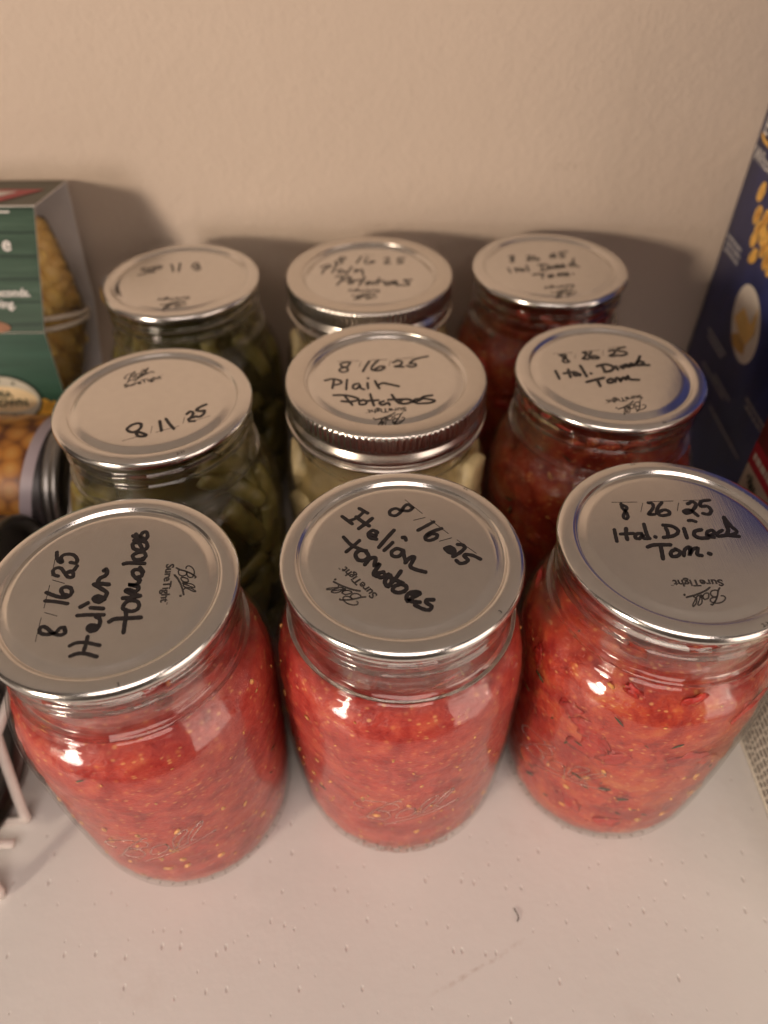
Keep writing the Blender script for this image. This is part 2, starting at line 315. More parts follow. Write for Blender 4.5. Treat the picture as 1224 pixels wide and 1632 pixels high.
# handwriting and printed logo strokes, in mm on each lid
WRITING = {
 'FL': [[[[-7.59,-14.95],[-7.98,-14.18],[-9.02,-14.36],[-9.54,-15.5],[-10.65,-16.14],[-12.34,-16.24],[-13.68,-15.66],[-14.09,-14.43],[-13.53,-13.82],[-12.33,-14.33],[-11.05,-15.38],[-9.52,-16.26],[-8.06,-16.46],[-7.24,-15.79],[-7.65,-14.75]],[[-15.69,-5.45],[-12.65,-5.8],[-9.54,-6.44]],[[-16.26,-2.66],[-14.35,-3.52],[-12.16,-4.24],[-10.23,-4.18],[-9.52,-2.72],[-10.32,-1.16],[-11.91,-0.8],[-12.64,-1.65],[-11.79,-3.12],[-10.58,-3.55]],[[-14.92,3.01],[-16.26,3.55],[-16.92,5.1],[-16.18,5.98],[-14.92,5.74],[-13.37,3.96],[-12.15,2.72],[-10.95,2.63],[-11.11,3.94],[-12.28,4.83],[-12.93,4.18]],[[-12.93,4.18],[-11.44,4.83],[-10.85,6.6]],[[-18.0,11.77],[-17.36,9.83],[-16.42,8.36],[-15.35,7.99],[-16.21,9.91],[-15.33,10.96],[-13.22,10.8],[-11.62,9.23],[-11.45,7.73],[-13.06,7.97]],[[-4.88,-19.77],[-3.59,-18.93],[-1.15,-18.84],[2.55,-19.72]],[[-3.81,-22.84],[-2.34,-22.13],[-0.21,-22.15],[2.73,-23.07]],[[-1.2,-17.01],[-1.01,-18.77],[-0.95,-21.16]],[[-0.91,-10.73],[0.32,-11.53],[0.75,-13.09],[0.37,-14.82],[-0.88,-15.38],[-1.88,-14.61],[-1.72,-13.54],[-0.45,-13.55],[0.52,-13.86]],[[-1.15,-14.43],[0.21,-14.25]],[[-5.8,-10.37],[-2.99,-10.16],[1.01,-10.19]],[[-3.06,-7.84],[0.3,-8.15]],[[-5.81,-7.57],[-4.24,-6.28]],[[-0.36,-5.09],[-1.25,-5.98],[-2.6,-5.56],[-3.18,-4.65],[-2.3,-3.91],[-0.85,-4.47],[-0.19,-5.09]],[[-2.15,-5.07],[-0.81,-5.21]],[[-0.3,-4.68],[-0.21,-2.81],[-2.19,-1.32],[-4.39,0.07]],[[-4.39,0.07],[-2.63,0.31],[-0.4,0.03]],[[-3.58,0.4],[-3.39,2.12],[-2.21,3.07],[-1.96,4.3],[-2.49,5.41],[-3.03,4.88]],[[7.52,-15.84],[7.17,-13.15],[6.84,-10.4],[6.25,-8.8]],[[3.03,-12.41],[4.23,-11.56],[7.52,-11.35],[10.8,-11.14]],[[6.4,-8.6],[5.46,-8.19],[5.47,-6.7],[6.45,-5.64],[8.43,-5.78],[9.43,-7.01],[9.23,-8.51],[7.93,-9.1],[6.44,-8.8]],[[4.59,-4.72],[6.51,-4.57],[8.99,-4.01]],[[8.46,-3.84],[6.15,-3.07],[4.71,-2.3],[5.35,-1.8],[7.48,-2.45],[7.89,-0.98],[6.51,-0.46],[4.93,-0.1],[6.79,-0.25],[7.62,0.73],[7.18,1.6]],[[7.74,1.38],[6.36,2.25],[5.21,3.57],[5.06,4.9],[6.34,5.2],[7.58,4.21],[7.72,2.9],[6.81,2.47]],[[6.66,5.99],[7.87,4.43]],[[1.77,7.29],[3.22,7.64],[7.52,7.42]],[[6.84,8.92],[4.83,8.71]],[[6.81,9.06],[7.21,10.29],[6.34,11.55],[4.87,11.47],[3.63,10.46],[4.23,9.08],[5.71,8.62],[6.73,9.38]],[[5.5,13.24],[3.99,15.24],[2.57,14.87],[3.24,12.98],[5.37,12.3],[6.89,13.22],[6.27,15.21],[4.56,15.8]],[[1.85,17.9],[3.24,16.92],[4.41,16.43]],[[2.49,18.62],[3.84,17.4],[4.33,19.09],[5.34,19.33],[6.05,17.71],[5.61,16.56],[4.42,17.15],[3.82,15.95],[2.56,16.11]]],[[[-13.93,-18.48],[-14.9,-11.0]],[[-15.24,-7.81],[-16.19,-0.13]],[[-16.73,3.12],[-17.88,10.3]],[[-14.58,-9.34],[-11.02,-10.48]],[[-16.0,1.67],[-12.47,0.48]]],[[14.62,6.82],-85.1,13.74]],
 'FM': [[[[3.68,17.78],[2.34,19.22],[1.12,18.37],[0.08,16.13],[-1.52,14.59],[-3.08,15.05],[-3.06,16.61],[-1.47,17.55],[0.49,16.69],[2.46,16.56],[3.68,17.78]],[[9.51,11.91],[7.3,10.31],[4.84,8.57]],[[11.67,9.19],[9.12,8.15],[7.13,6.59],[6.86,5.03],[8.17,4.6],[9.93,5.52],[10.19,6.82],[8.68,7.1],[7.29,6.07]],[[15.81,2.88],[17.11,2.72],[17.69,1.59],[16.12,-0.3],[14.16,-1.63]],[[12.13,1.39],[13.67,1.99],[14.78,0.71],[14.25,-0.49],[12.98,0.13],[12.13,1.39]],[[12.68,1.13],[14.12,0.37]],[[21.66,-2.69],[19.75,-1.34],[17.74,-0.92],[17.31,-1.66],[18.21,-2.9],[17.3,-3.97],[15.82,-4.15],[14.98,-3.12]],[[-12.23,17.66],[-9.76,15.67]],[[-10.75,16.35],[-12.86,13.76],[-15.36,12.42]],[[-17.18,14.36],[-14.17,11.32]],[[-8.37,13.45],[-10.1,11.55],[-12.19,9.42]],[[-13.07,14.15],[-11.67,12.66],[-9.24,10.47]],[[-6.8,7.78],[-8.14,8.69],[-9.47,7.27],[-8.89,5.7],[-7.06,5.16]],[[-7.18,8.31],[-7.29,6.47],[-8.52,7.0]],[[-2.07,8.63],[-4.32,5.39],[-6.41,2.07]],[[-2.52,3.83],[-4.92,0.89]],[[0.32,5.77],[1.0,5.76],[1.28,4.82]],[[0.5,0.74],[-1.35,1.52],[-2.87,0.27],[-2.52,-1.23],[-0.85,-1.34],[0.5,0.49]],[[0.5,0.49],[0.63,-1.51],[1.14,-3.48]],[[0.84,-3.72],[2.29,-1.87],[3.48,-1.78],[2.68,-3.74],[2.19,-5.19],[3.62,-6.26],[6.31,-7.24]],[[-11.91,4.69],[-13.75,2.4],[-15.56,0.39]],[[-16.5,6.03],[-14.14,2.91],[-11.39,1.26]],[[-9.97,0.74],[-11.84,0.86],[-12.92,-0.64],[-12.14,-2.62],[-10.29,-2.74],[-9.27,-1.27],[-10.15,0.59]],[[-10.27,-4.35],[-8.82,-2.16],[-7.26,-2.08],[-7.7,-4.86],[-6.16,-4.24],[-7.87,-7.49],[-7.14,-8.54]],[[-5.14,-7.14],[-6.59,-7.6],[-6.16,-9.02],[-4.6,-8.56],[-3.51,-7.91],[-4.8,-10.34],[-4.09,-12.11],[-2.93,-10.36],[-3.33,-8.25]],[[-0.41,-6.85],[-1.91,-9.43],[-3.91,-12.2]],[[-4.78,-8.0],[-1.91,-9.9],[0.04,-11.08]],[[-0.5,-11.31],[-2.31,-12.21],[-2.68,-13.58],[-1.28,-14.36],[0.51,-13.7],[0.98,-12.24],[-0.5,-11.31]],[[1.12,-17.2],[2.75,-15.88],[4.49,-14.64],[3.27,-14.09],[1.55,-14.62],[0.79,-16.4],[2.17,-17.3],[4.33,-17.59]],[[2.25,-14.98],[3.31,-14.99]],[[7.98,-16.82],[6.22,-16.89],[6.0,-17.78],[7.34,-19.02],[6.59,-20.18],[4.87,-19.74],[3.0,-18.54]]],[[[1.47,21.23],[6.35,15.4]],[[3.71,12.62],[7.14,13.73]],[[8.58,12.73],[13.46,7.16]],[[10.72,4.22],[14.3,5.48]],[[15.75,4.69],[20.75,-0.55]]],[[-7.58,-15.43],131.4,12.98]],
 'FR': [[[[-13.41,14.48],[-13.48,12.65],[-12.76,11.09],[-12.71,9.04],[-13.46,8.19],[-14.04,9.05],[-13.12,11.09],[-12.07,12.89],[-12.99,13.95]],[[-5.25,14.82],[-4.17,14.49],[-4.32,12.82],[-5.88,10.76],[-6.34,10.0],[-4.71,9.98]],[[-1.2,14.88],[-2.79,13.06],[-3.79,10.74],[-2.69,9.45],[-0.27,10.09],[-0.32,11.48],[-1.69,11.75],[-3.24,10.74]],[[6.34,14.28],[8.07,15.16],[8.62,13.73],[6.56,11.16],[4.78,10.3],[4.31,11.18],[5.95,11.78],[7.05,10.64],[7.74,9.35]],[[13.24,15.8],[10.69,15.29],[9.85,13.2],[11.85,13.18],[12.36,11.36],[11.14,9.83],[9.63,10.2]],[[4.49,7.31],[5.52,7.4],[6.44,6.89]],[[-17.87,3.85],[-18.07,1.42],[-18.22,-0.73]],[[-14.39,4.31],[-14.92,2.12],[-15.09,-0.05]],[[-16.51,2.08],[-12.75,2.34]],[[-10.47,2.32],[-11.94,2.09],[-12.65,0.65],[-11.51,0.3],[-10.24,1.83],[-10.26,0.39],[-8.62,0.37]],[[-8.82,5.99],[-8.99,3.28],[-8.98,0.61]],[[-6.94,1.03],[-6.75,0.83]],[[-2.94,4.45],[-2.85,2.73],[-3.32,0.8]],[[-3.4,5.59],[-1.03,5.17],[0.24,3.78],[-0.04,2.46],[-1.79,1.27],[-4.57,0.72]],[[2.23,4.15],[2.1,2.29],[2.02,0.51]],[[7.02,3.61],[5.08,3.05],[4.41,1.45],[5.66,0.38],[7.94,0.41]],[[7.98,1.08],[10.22,2.02],[10.12,3.34],[8.52,2.77],[8.05,1.08],[9.75,0.58]],[[12.94,3.31],[11.13,2.11],[11.13,1.05],[12.81,1.37]],[[15.21,8.52],[14.83,6.01],[14.63,3.3],[13.34,1.37]],[[15.18,8.42],[15.99,5.0],[16.87,2.93],[15.55,1.68],[11.83,1.04]],[[13.34,1.37],[16.84,0.85]],[[-10.08,-2.93],[-7.97,-2.15],[-3.46,-2.15]],[[-6.27,-2.26],[-6.62,-4.82],[-6.98,-7.34]],[[-2.59,-3.93],[-4.05,-4.85],[-4.27,-6.45],[-2.6,-6.33],[-1.48,-4.87],[-2.55,-3.79]],[[-0.86,-6.26],[0.09,-3.96],[1.79,-3.14],[0.74,-6.04],[2.29,-3.98],[3.81,-3.53],[2.93,-5.83],[4.08,-6.3]],[[6.29,-5.5],[6.64,-5.78]]],[[[-16.01,15.14],[-8.54,15.17]],[[-6.94,14.68],[-8.42,11.05]],[[-5.3,15.35],[2.3,15.54]],[[3.67,14.57],[2.47,11.45]],[[5.41,15.72],[13.29,15.96]]],[[6.43,-15.96],-179.7,12.67]],
 'ML': [[[[-0.88,-13.69],[-2.17,-13.2],[-4.01,-14.13],[-5.05,-16.47],[-3.05,-18.12],[-1.26,-17.08],[-0.62,-15.21],[-0.97,-13.93]],[[-2.94,-17.99],[-1.79,-17.91],[0.21,-18.39],[2.09,-19.65],[1.23,-20.33],[-0.58,-19.99],[-1.6,-18.37]],[[4.95,-12.09],[5.8,-14.72],[6.64,-17.3]],[[6.77,-10.91],[8.5,-13.56],[10.6,-16.41]],[[13.39,-8.31],[14.32,-6.84],[15.55,-7.84],[15.2,-10.03],[14.54,-11.24],[15.32,-12.3],[16.84,-12.22]],[[14.74,-10.76],[16.25,-10.05]],[[19.05,-2.9],[17.19,-4.39],[16.29,-6.12],[17.9,-6.73],[19.1,-6.4],[19.1,-8.52],[17.86,-9.92],[16.75,-9.57]]],[[[-5.1,-22.67],[-0.62,-20.45]],[[3.06,-14.92],[3.26,-18.42]],[[4.95,-18.21],[11.97,-14.78]],[[12.97,-10.01],[13.02,-13.37]],[[14.74,-13.15],[21.48,-9.38]]],[[-11.94,8.41],25.9,13.4]],
 'MM': [[[[-13.16,9.65],[-15.16,9.67],[-16.73,8.62],[-16.07,6.98],[-14.25,6.11],[-14.0,4.36],[-15.35,3.33],[-16.87,4.04],[-16.62,5.65],[-14.08,7.17],[-13.23,9.29]],[[-6.15,10.28],[-7.5,6.73],[-8.33,3.8]],[[-2.73,10.96],[-4.33,8.47],[-5.31,5.65],[-4.31,4.45],[-1.94,4.56],[-0.34,6.5],[-1.93,7.02],[-3.92,5.28]],[[2.68,9.45],[4.5,10.65],[6.09,9.77],[5.25,7.64],[3.24,6.81],[4.83,6.72],[6.62,6.56]],[[15.89,13.42],[12.2,12.22],[10.14,10.8],[8.87,8.66],[10.87,8.64],[11.1,7.21],[9.4,6.53],[7.83,7.25]],[[-19.03,-6.75],[-18.88,-4.1],[-18.68,-1.56]],[[-21.97,-1.92],[-19.1,-0.94],[-16.33,-2.12],[-16.26,-3.8],[-18.54,-4.9]],[[-14.01,-1.48],[-14.11,-4.49],[-14.1,-7.46]],[[-9.68,-3.88],[-11.41,-4.52],[-11.75,-6.5],[-10.39,-7.18],[-9.28,-4.88],[-8.98,-6.73],[-7.7,-7.54]],[[-6.59,-3.58],[-6.36,-6.9]],[[-6.55,-0.55],[-6.31,-0.62]],[[-3.89,-2.41],[-3.11,-4.95],[-2.34,-6.81]],[[-2.91,-5.09],[-1.17,-3.65],[1.14,-4.34],[4.59,-5.71]],[[-14.46,-11.34],[-13.25,-13.9],[-11.67,-16.73]],[[-18.46,-10.97],[-14.1,-11.02],[-10.27,-12.66],[-9.79,-13.94],[-12.85,-14.84],[-15.49,-14.5]],[[-7.98,-13.96],[-9.28,-14.7],[-9.06,-16.45],[-7.2,-16.29],[-6.84,-14.73],[-8.17,-13.77]],[[-5.57,-10.48],[-4.97,-13.68],[-4.2,-17.13]],[[-6.85,-14.41],[-2.72,-14.02]],[[-0.84,-14.67],[-2.34,-15.59],[-1.22,-16.85],[0.66,-15.63],[1.2,-16.88]],[[2.03,-10.89],[3.3,-14.09],[4.58,-15.99]],[[0.67,-13.87],[5.76,-13.48]],[[6.7,-13.49],[4.79,-14.73],[5.88,-16.31],[8.34,-15.53],[8.57,-13.96],[6.7,-13.49]],[[8.52,-15.53],[11.18,-14.62],[12.35,-13.56],[10.47,-13.54],[9.29,-14.91],[10.93,-16.18]],[[16.23,-11.38],[13.55,-11.98],[12.37,-13.05],[14.61,-13.59],[17.0,-14.56],[15.25,-15.8],[11.49,-16.19]]],[[[-18.0,10.43],[-9.97,10.83]],[[-9.15,9.96],[-9.81,6.76]],[[-5.95,11.0],[0.49,11.5]],[[1.89,10.9],[1.06,7.34]],[[3.72,11.75],[10.6,12.61]]],[[6.63,-19.23],-174.3,13.1]],
 'MR': [[[[-16.66,10.58],[-14.57,11.02],[-14.46,9.56],[-15.97,7.28],[-15.5,5.84],[-13.79,6.28],[-14.4,7.92],[-15.87,9.91]],[[-7.55,12.14],[-6.2,12.46],[-7.1,9.8],[-8.34,8.17],[-6.37,8.01]],[[-4.29,12.77],[-5.57,10.11],[-4.85,8.32],[-2.2,8.75],[-3.38,10.09],[-5.16,9.45]],[[2.66,13.35],[4.87,14.14],[4.38,11.99],[2.1,10.02],[4.29,9.99]],[[9.2,15.99],[6.55,15.0],[6.16,13.31],[8.29,12.95],[8.8,11.26],[6.52,10.16],[5.14,10.51]],[[-19.9,0.28],[-19.62,-2.23],[-19.35,-4.7]],[[-15.1,1.17],[-15.2,-1.35],[-15.13,-3.83]],[[-17.15,-1.32],[-13.08,-0.43]],[[-12.42,-0.75],[-13.73,-1.99],[-12.84,-2.93],[-11.48,-1.39],[-11.39,-2.76]],[[-10.14,3.65],[-9.69,0.47],[-9.2,-3.28]],[[-7.33,-1.44],[-7.13,-1.51]],[[-2.24,3.55],[-1.93,1.64],[-1.99,-0.25]],[[-4.1,3.26],[-0.95,4.5],[1.35,3.51],[1.64,1.59],[-0.15,0.04],[-2.02,-0.38]],[[2.9,3.17],[3.1,0.94]],[[6.1,3.77],[4.44,2.83],[5.25,1.74]],[[5.43,2.5],[7.46,3.44],[6.97,4.4],[5.99,3.33],[7.61,2.6]],[[7.71,2.98],[9.48,4.05],[8.93,5.03],[8.17,3.43],[9.79,3.41]],[[13.33,9.55],[11.86,6.61],[10.57,4.36],[11.45,3.58],[13.66,5.16],[12.5,6.28],[10.61,4.81]],[[11.48,3.71],[15.25,3.66]],[[-9.91,-6.82],[-6.65,-5.46],[-3.23,-4.28]],[[-5.77,-5.47],[-5.7,-7.6],[-5.57,-9.4]],[[-0.91,-4.92],[-2.16,-5.82],[-2.15,-7.34],[-0.47,-6.87],[0.08,-5.24],[-1.08,-4.92]],[[0.43,-6.76],[1.41,-4.33],[2.25,-4.96],[2.32,-6.48],[3.88,-4.05],[4.61,-5.41],[5.68,-3.15],[6.04,-5.31],[9.12,-5.65]]],[[[-18.87,11.61],[-11.57,12.32]],[[-10.5,11.17],[-11.26,8.53]],[[-7.54,13.14],[-0.69,14.07]],[[0.49,14.06],[-0.46,10.38]],[[2.93,15.38],[9.1,16.33]]],[[7.28,-15.89],-167.3,14.14]],
 'BL': [[[[-16.63,8.74],[-18.32,9.11],[-18.41,7.4],[-15.98,5.86],[-16.48,3.85],[-19.06,2.68]],[[-14.47,4.83],[-15.59,8.38],[-14.28,9.74],[-13.12,7.66],[-14.34,5.64],[-12.32,5.47]],[[-13.16,7.52],[-13.11,10.27],[-11.68,11.08],[-10.23,10.65],[-11.13,8.52],[-12.65,8.89]],[[-6.37,12.75],[-5.25,9.61],[-4.18,6.17]],[[-2.74,14.1],[-2.25,9.91],[-1.84,6.13]],[[3.45,9.48],[3.79,12.95],[4.91,13.98],[5.93,12.21],[5.29,10.0],[4.99,8.08],[6.42,7.24],[7.35,8.73],[5.79,10.83]]],[],[[7.26,-17.7],-173.2,13.72]],
 'BM': [[[[-10.85,15.8],[-12.88,16.8],[-13.68,14.39],[-12.29,12.74],[-12.66,10.84],[-14.84,10.39],[-15.45,12.5],[-13.2,13.62],[-11.39,14.84]],[[-3.99,17.16],[-4.82,14.07],[-5.86,10.92]],[[-0.86,16.14],[-2.16,13.26],[-1.68,10.67],[0.51,10.83],[2.26,12.23],[0.05,12.74]],[[6.68,15.05],[8.46,16.0],[8.43,13.1],[6.66,10.55],[9.29,10.51]],[[15.99,15.4],[13.33,15.44],[12.85,13.03],[15.04,12.33],[14.11,10.44],[12.36,10.46]],[[-20.89,0.92],[-20.2,4.11],[-19.07,7.35]],[[-21.88,6.92],[-18.73,9.22],[-17.26,7.79],[-20.24,4.85]],[[-14.79,9.16],[-16.42,1.77]],[[-12.46,5.39],[-14.11,3.1],[-12.75,1.53],[-11.31,3.52],[-10.6,1.5]],[[-7.95,7.18],[-9.93,0.76]],[[-6.53,2.08],[-5.94,4.83],[-5.38,2.98],[-3.33,4.33],[-2.74,-0.7]],[[-13.81,-9.4],[-12.47,-5.92],[-11.34,-1.93]],[[-14.76,-1.88],[-9.2,-1.96],[-8.21,-3.94],[-12.06,-5.66]],[[-8.24,-5.98],[-9.03,-7.9],[-7.34,-7.93],[-6.98,-5.73],[-8.24,-5.98]],[[-1.94,-2.52],[-3.15,-6.49],[-4.35,-9.97]],[[-6.55,-5.74],[-2.33,-4.74]],[[0.23,-6.54],[-1.45,-7.84],[-0.59,-9.33],[1.5,-7.44],[1.93,-9.19]],[[4.24,-3.5],[3.4,-9.21]],[[2.34,-6.75],[6.57,-6.19]],[[8.67,-7.1],[6.56,-8.39],[7.81,-9.88],[9.59,-8.17],[8.67,-7.1]],[[9.5,-8.87],[12.05,-7.33],[10.8,-6.25],[9.93,-8.17],[12.22,-9.51]],[[18.43,-5.48],[15.03,-5.87],[17.08,-8.28],[16.61,-10.01],[12.0,-10.12]]],[[[-3.57,18.33],[1.79,18.24]]],[[4.37,-14.98],177.4,13.55]],
 'BR': [[[[-16.86,9.82],[-14.75,10.2],[-16.06,7.35],[-16.76,4.77],[-15.7,4.35],[-15.13,7.34],[-16.17,9.4]],[[-8.83,9.7],[-7.08,10.09],[-7.82,7.64],[-9.38,5.87],[-7.34,5.84]],[[-5.21,10.06],[-6.39,7.21],[-5.11,5.81],[-3.48,6.76],[-4.78,8.0]],[[1.82,9.54],[3.81,12.41],[4.35,10.74],[2.73,8.29],[1.66,8.56],[4.45,8.51]],[[10.38,14.4],[6.96,13.19],[6.59,11.12],[8.39,10.68],[7.62,8.47],[6.13,8.49]],[[-18.7,-1.79],[-18.51,-3.74],[-18.22,-6.06]],[[-15.42,-1.84],[-15.34,-5.33]],[[-16.2,-2.22],[-13.65,-2.25]],[[-12.97,-2.65],[-13.91,-4.2],[-12.48,-4.37],[-11.81,-2.67],[-11.76,-4.38]],[[-10.1,0.84],[-9.98,-4.64]],[[-3.26,1.13],[-3.64,-3.57]],[[-4.91,1.16],[-1.72,1.51],[-0.39,-0.88],[-2.19,-3.59],[-4.57,-3.71]],[[0.15,-0.5],[0.23,-2.62]],[[2.48,0.26],[1.18,-0.91],[2.48,-1.87]],[[3.0,-0.93],[4.31,0.23],[3.71,1.03],[2.94,-1.33],[4.73,-1.51]],[[4.9,-0.57],[6.57,0.59],[5.98,1.39],[5.19,-0.97],[7.06,-0.76]],[[12.26,7.33],[10.76,3.32],[8.81,0.8],[10.5,-0.02],[11.78,2.5],[10.68,2.92]],[[10.78,0.53],[12.98,-0.85]],[[-8.68,-8.11],[-6.07,-7.54],[-3.59,-7.81]],[[-4.73,-8.17],[-4.81,-11.34]],[[-0.42,-8.23],[-2.04,-9.35],[-1.54,-10.64],[0.15,-9.53],[-0.42,-8.23]],[[1.94,-9.18],[3.01,-7.14],[3.37,-9.2],[4.88,-6.78],[5.16,-9.23],[6.66,-6.58],[6.78,-9.25]],[[8.96,-7.61],[9.19,-7.69]]],[],[[7.35,-18.17],-171.3,13.15]],
}
LOGO = [[[[1.82,4.62],[1.24,4.63],[0.89,5.16],[1.31,5.95],[2.17,6.6],[3.21,6.98],[4.13,7.03]],0.32],[[[1.32,1.94],[1.99,2.89],[2.72,4.46],[3.7,6.06],[4.64,7.14],[5.08,7.55],[5.39,7.4]],0.43],[[[2.08,2.9],[2.64,2.64],[3.65,2.88],[4.3,3.64],[4.3,4.5],[3.85,4.95],[3.18,4.95]],0.35],[[[3.18,4.95],[4.19,5.11],[4.98,5.69],[5.14,6.44],[4.68,6.84],[4.18,6.73]],0.35],[[[6.62,5.73],[5.7,5.51],[5.24,4.97],[4.92,4.07],[5.03,3.58],[6.05,3.94],[6.7,4.87],[6.66,5.66],[6.79,4.63],[6.92,4.21],[7.4,4.57]],0.35],[[[7.14,4.43],[7.29,6.03],[7.79,7.06],[8.65,7.63],[8.76,7.16],[8.01,5.98],[7.41,4.69],[7.71,4.48],[8.39,4.85]],0.32],[[[8.39,4.85],[8.65,5.92],[9.24,7.08],[10.19,8.02],[10.14,7.4],[9.32,6.23],[8.74,5.19],[9.17,4.81]],0.32],[[[3.87,1.73],[5.28,2.75],[7.15,3.68],[8.98,4.37],[11.0,4.94]],0.49],[[[11.32,4.07],[11.36,4.2]],0.58]]

# ------------------------------------------------------------------ the setting
bm = box(bmesh.new(), (-.55, -.06, -.018), (.55, .3535, 0))
o = obj('shelf', bm, M['shelf'], smooth=False); o['kind'] = 'structure'
bm = box(bmesh.new(), (-.55, .03, .340), (.55, .3530, .358))  # unseen shelf added above the view to block light onto the back rows
o = obj('shelf', bm, M['shelf'], smooth=False); o['kind'] = 'structure'
bm = box(bmesh.new(), (-1.1, .3535, -.6), (1.1, .40, 1.3))
o = obj('wall', bm, M['wall'], smooth=False); o['kind'] = 'structure'

# ------------------------------------------------------------------ canning jars
OUT = [(0, .0040), (.020, .0036), (.0265, .0030), (.0290, .0010), (.0305, .0), (.0325, .0006), (.0350, .0030), (.0367, .0075), (.0379, .014), (.0387, .023),
       (.0393, .035), (.0398, .048), (.0401, .060), (.0402, .070), (.04025, .080), (.0401, .0855), (.0395, .0902), (.0384, .0942), (.0368, .0973), (.0352, .0992), (.0340, .1004)]
NECKZ = [.1015+.0003*i for i in range(1, 83)]
INN = [(.0302, .1255), (.0300, .121), (.0300, .112), (.0303, .1055), (.0315, .1025), (.0333, .1002)]+[(r-.0007, z-.0004) for r, z in OUT[-2:7:-1]]+[(.0344, .0040), (.0322, .0024), (.0295, .0022), (0, .0048)]
def neck_r(z, t):
    r = .0322 + .0018*math.exp(-((z-.1015)/.0012)**2) + .0022*math.exp(-((z-.1054)/.00085)**2)
    for k, z0 in ((0, .1125), (1, .1170)):
        zz = z0+.0045*(t/(2*PI)); r += .0011*math.exp(-((z-zz)/.0007)**2)*min(1, max(0, (.1222-zz)/.001))
    r += .0006*math.exp(-((z-.1252)/.0009)**2)
    return r
def glass_bm():
    prof = OUT+[(None, z) for z in NECKZ]+[(.0316, .1264), (.0305, .1264)]+INN
    def fn(r, z, t):
        if r is None: return neck_r(z, t), z
        return max(r, 1e-5), z
    bm = lathe(prof, 112, fn)
    bmesh.ops.remove_doubles(bm, verts=bm.verts, dist=2e-5); bmesh.ops.recalc_face_normals(bm, faces=bm.faces)
    return bm
glass_proto = None
def wall_r(prof_in, z):
    pts = sorted([(zz, rr) for rr, zz in prof_in])
    for (z0, r0), (z1, r1) in zip(pts, pts[1:]):
        if z0 <= z <= z1: return r0+(r1-r0)*(z-z0)/max(1e-9, z1-z0)
    return pts[0][1] if z < pts[0][0] else pts[-1][1]
def inner_r(z): return wall_r(INN[:-1], z)
def outer_r(z): return wall_r(OUT[3:], z)

def core_bm(top, gap, amp, freq, lump, seg=112, rows=70):
    """the mass filling the jar: follows the inside of the glass, uneven top"""
    off = Vector((random.random()*20, random.random()*20, random.random()*20)); bm = bmesh.new(); R = []
    for i in range(rows+1):
        z = .0026+(top-.0026)*i/rows; row = []
        for k in range(seg):
            t = 2*PI*k/seg; r = inner_r(z)-gap
            d = Vector((r*math.cos(t), r*math.sin(t), z))
            r -= amp*(noise.noise(d*freq+off)+.6) if amp else 0
            zz = z
            if i == rows: zz += lump*noise.noise(d*140+off)
            row.append(bm.verts.new((r*math.cos(t), r*math.sin(t), zz)))
        R.append(row)
    for ring in (.8, .55, .28):
        row = []
        for k in range(seg):
            t = 2*PI*k/seg; r = (inner_r(top)-gap)*ring; d = Vector((r*math.cos(t), r*math.sin(t), top))
            row.append(bm.verts.new((d.x, d.y, top+lump*noise.noise(d*140+off)+.0015*(1-ring))))
        R.append(row)
    for a, b in zip(R, R[1:]):
        for k in range(seg): bm.faces.new((a[k], a[(k+1) % seg], b[(k+1) % seg], b[k]))
    bm.faces.new(R[0][::-1]); bm.faces.new(R[-1])
    return bm
def on_wall(t, z, inset): 
    r = inner_r(z)-inset
    return Vector((r*math.cos(t), r*math.sin(t), z))
def facing(t):   # local frame at the wall: x tangent, y up, z outwards
    return Matrix(((-math.sin(t), 0, math.cos(t)), (math.cos(t), 0, math.sin(t)), (0, 1, 0)))
def add_seeds(bm, n, top, mi):
    for _ in range(n):
        t = random.uniform(0, 2*PI); z = random.uniform(.010, top-.004)
        if random.random() < .35: t = random.gauss(-PI/2, .8); z = random.uniform(.015, .06)
        a = random.uniform(0, PI); Rm = facing(t) @ Matrix.Rotation(a, 3, 'Z')
        L = random.uniform(.0005, .00095) if random.random() < .6 else random.uniform(.0011, .0017)
        blob(bm, on_wall(t, z, .0006), L, Rm, 1, .12, 1.5, mi, (1, random.uniform(.35, .75), .35))
def add_flecks(bm, n, top, mi):
    for _ in range(n):
        t = random.uniform(0, 2*PI); z = random.uniform(.010, top-.002)
        Rm = facing(t) @ Matrix.Rotation(random.gauss(.2, .7), 3, 'Z'); L = random.uniform(.0008, .0026)
        blob(bm, on_wall(t, z, .0004), L, Rm, 1, .3, 2, mi, (1, random.uniform(.12, .3), .1))
def add_splash(bm, n, z0, z1, mi):
    for _ in range(n):
        t = random.uniform(0, 2*PI); z = random.uniform(z0, z1); Rm = facing(t) @ Matrix.Rotation(random.uniform(-.5, .5), 3, 'Z')
        L = random.uniform(.0010, .0042) if random.random() < .55 else random.uniform(.0004, .001)
        blob(bm, on_wall(t, z, .0003), L, Rm, 2, .45, 1.6, mi, (1, random.uniform(.25, .6), .12))

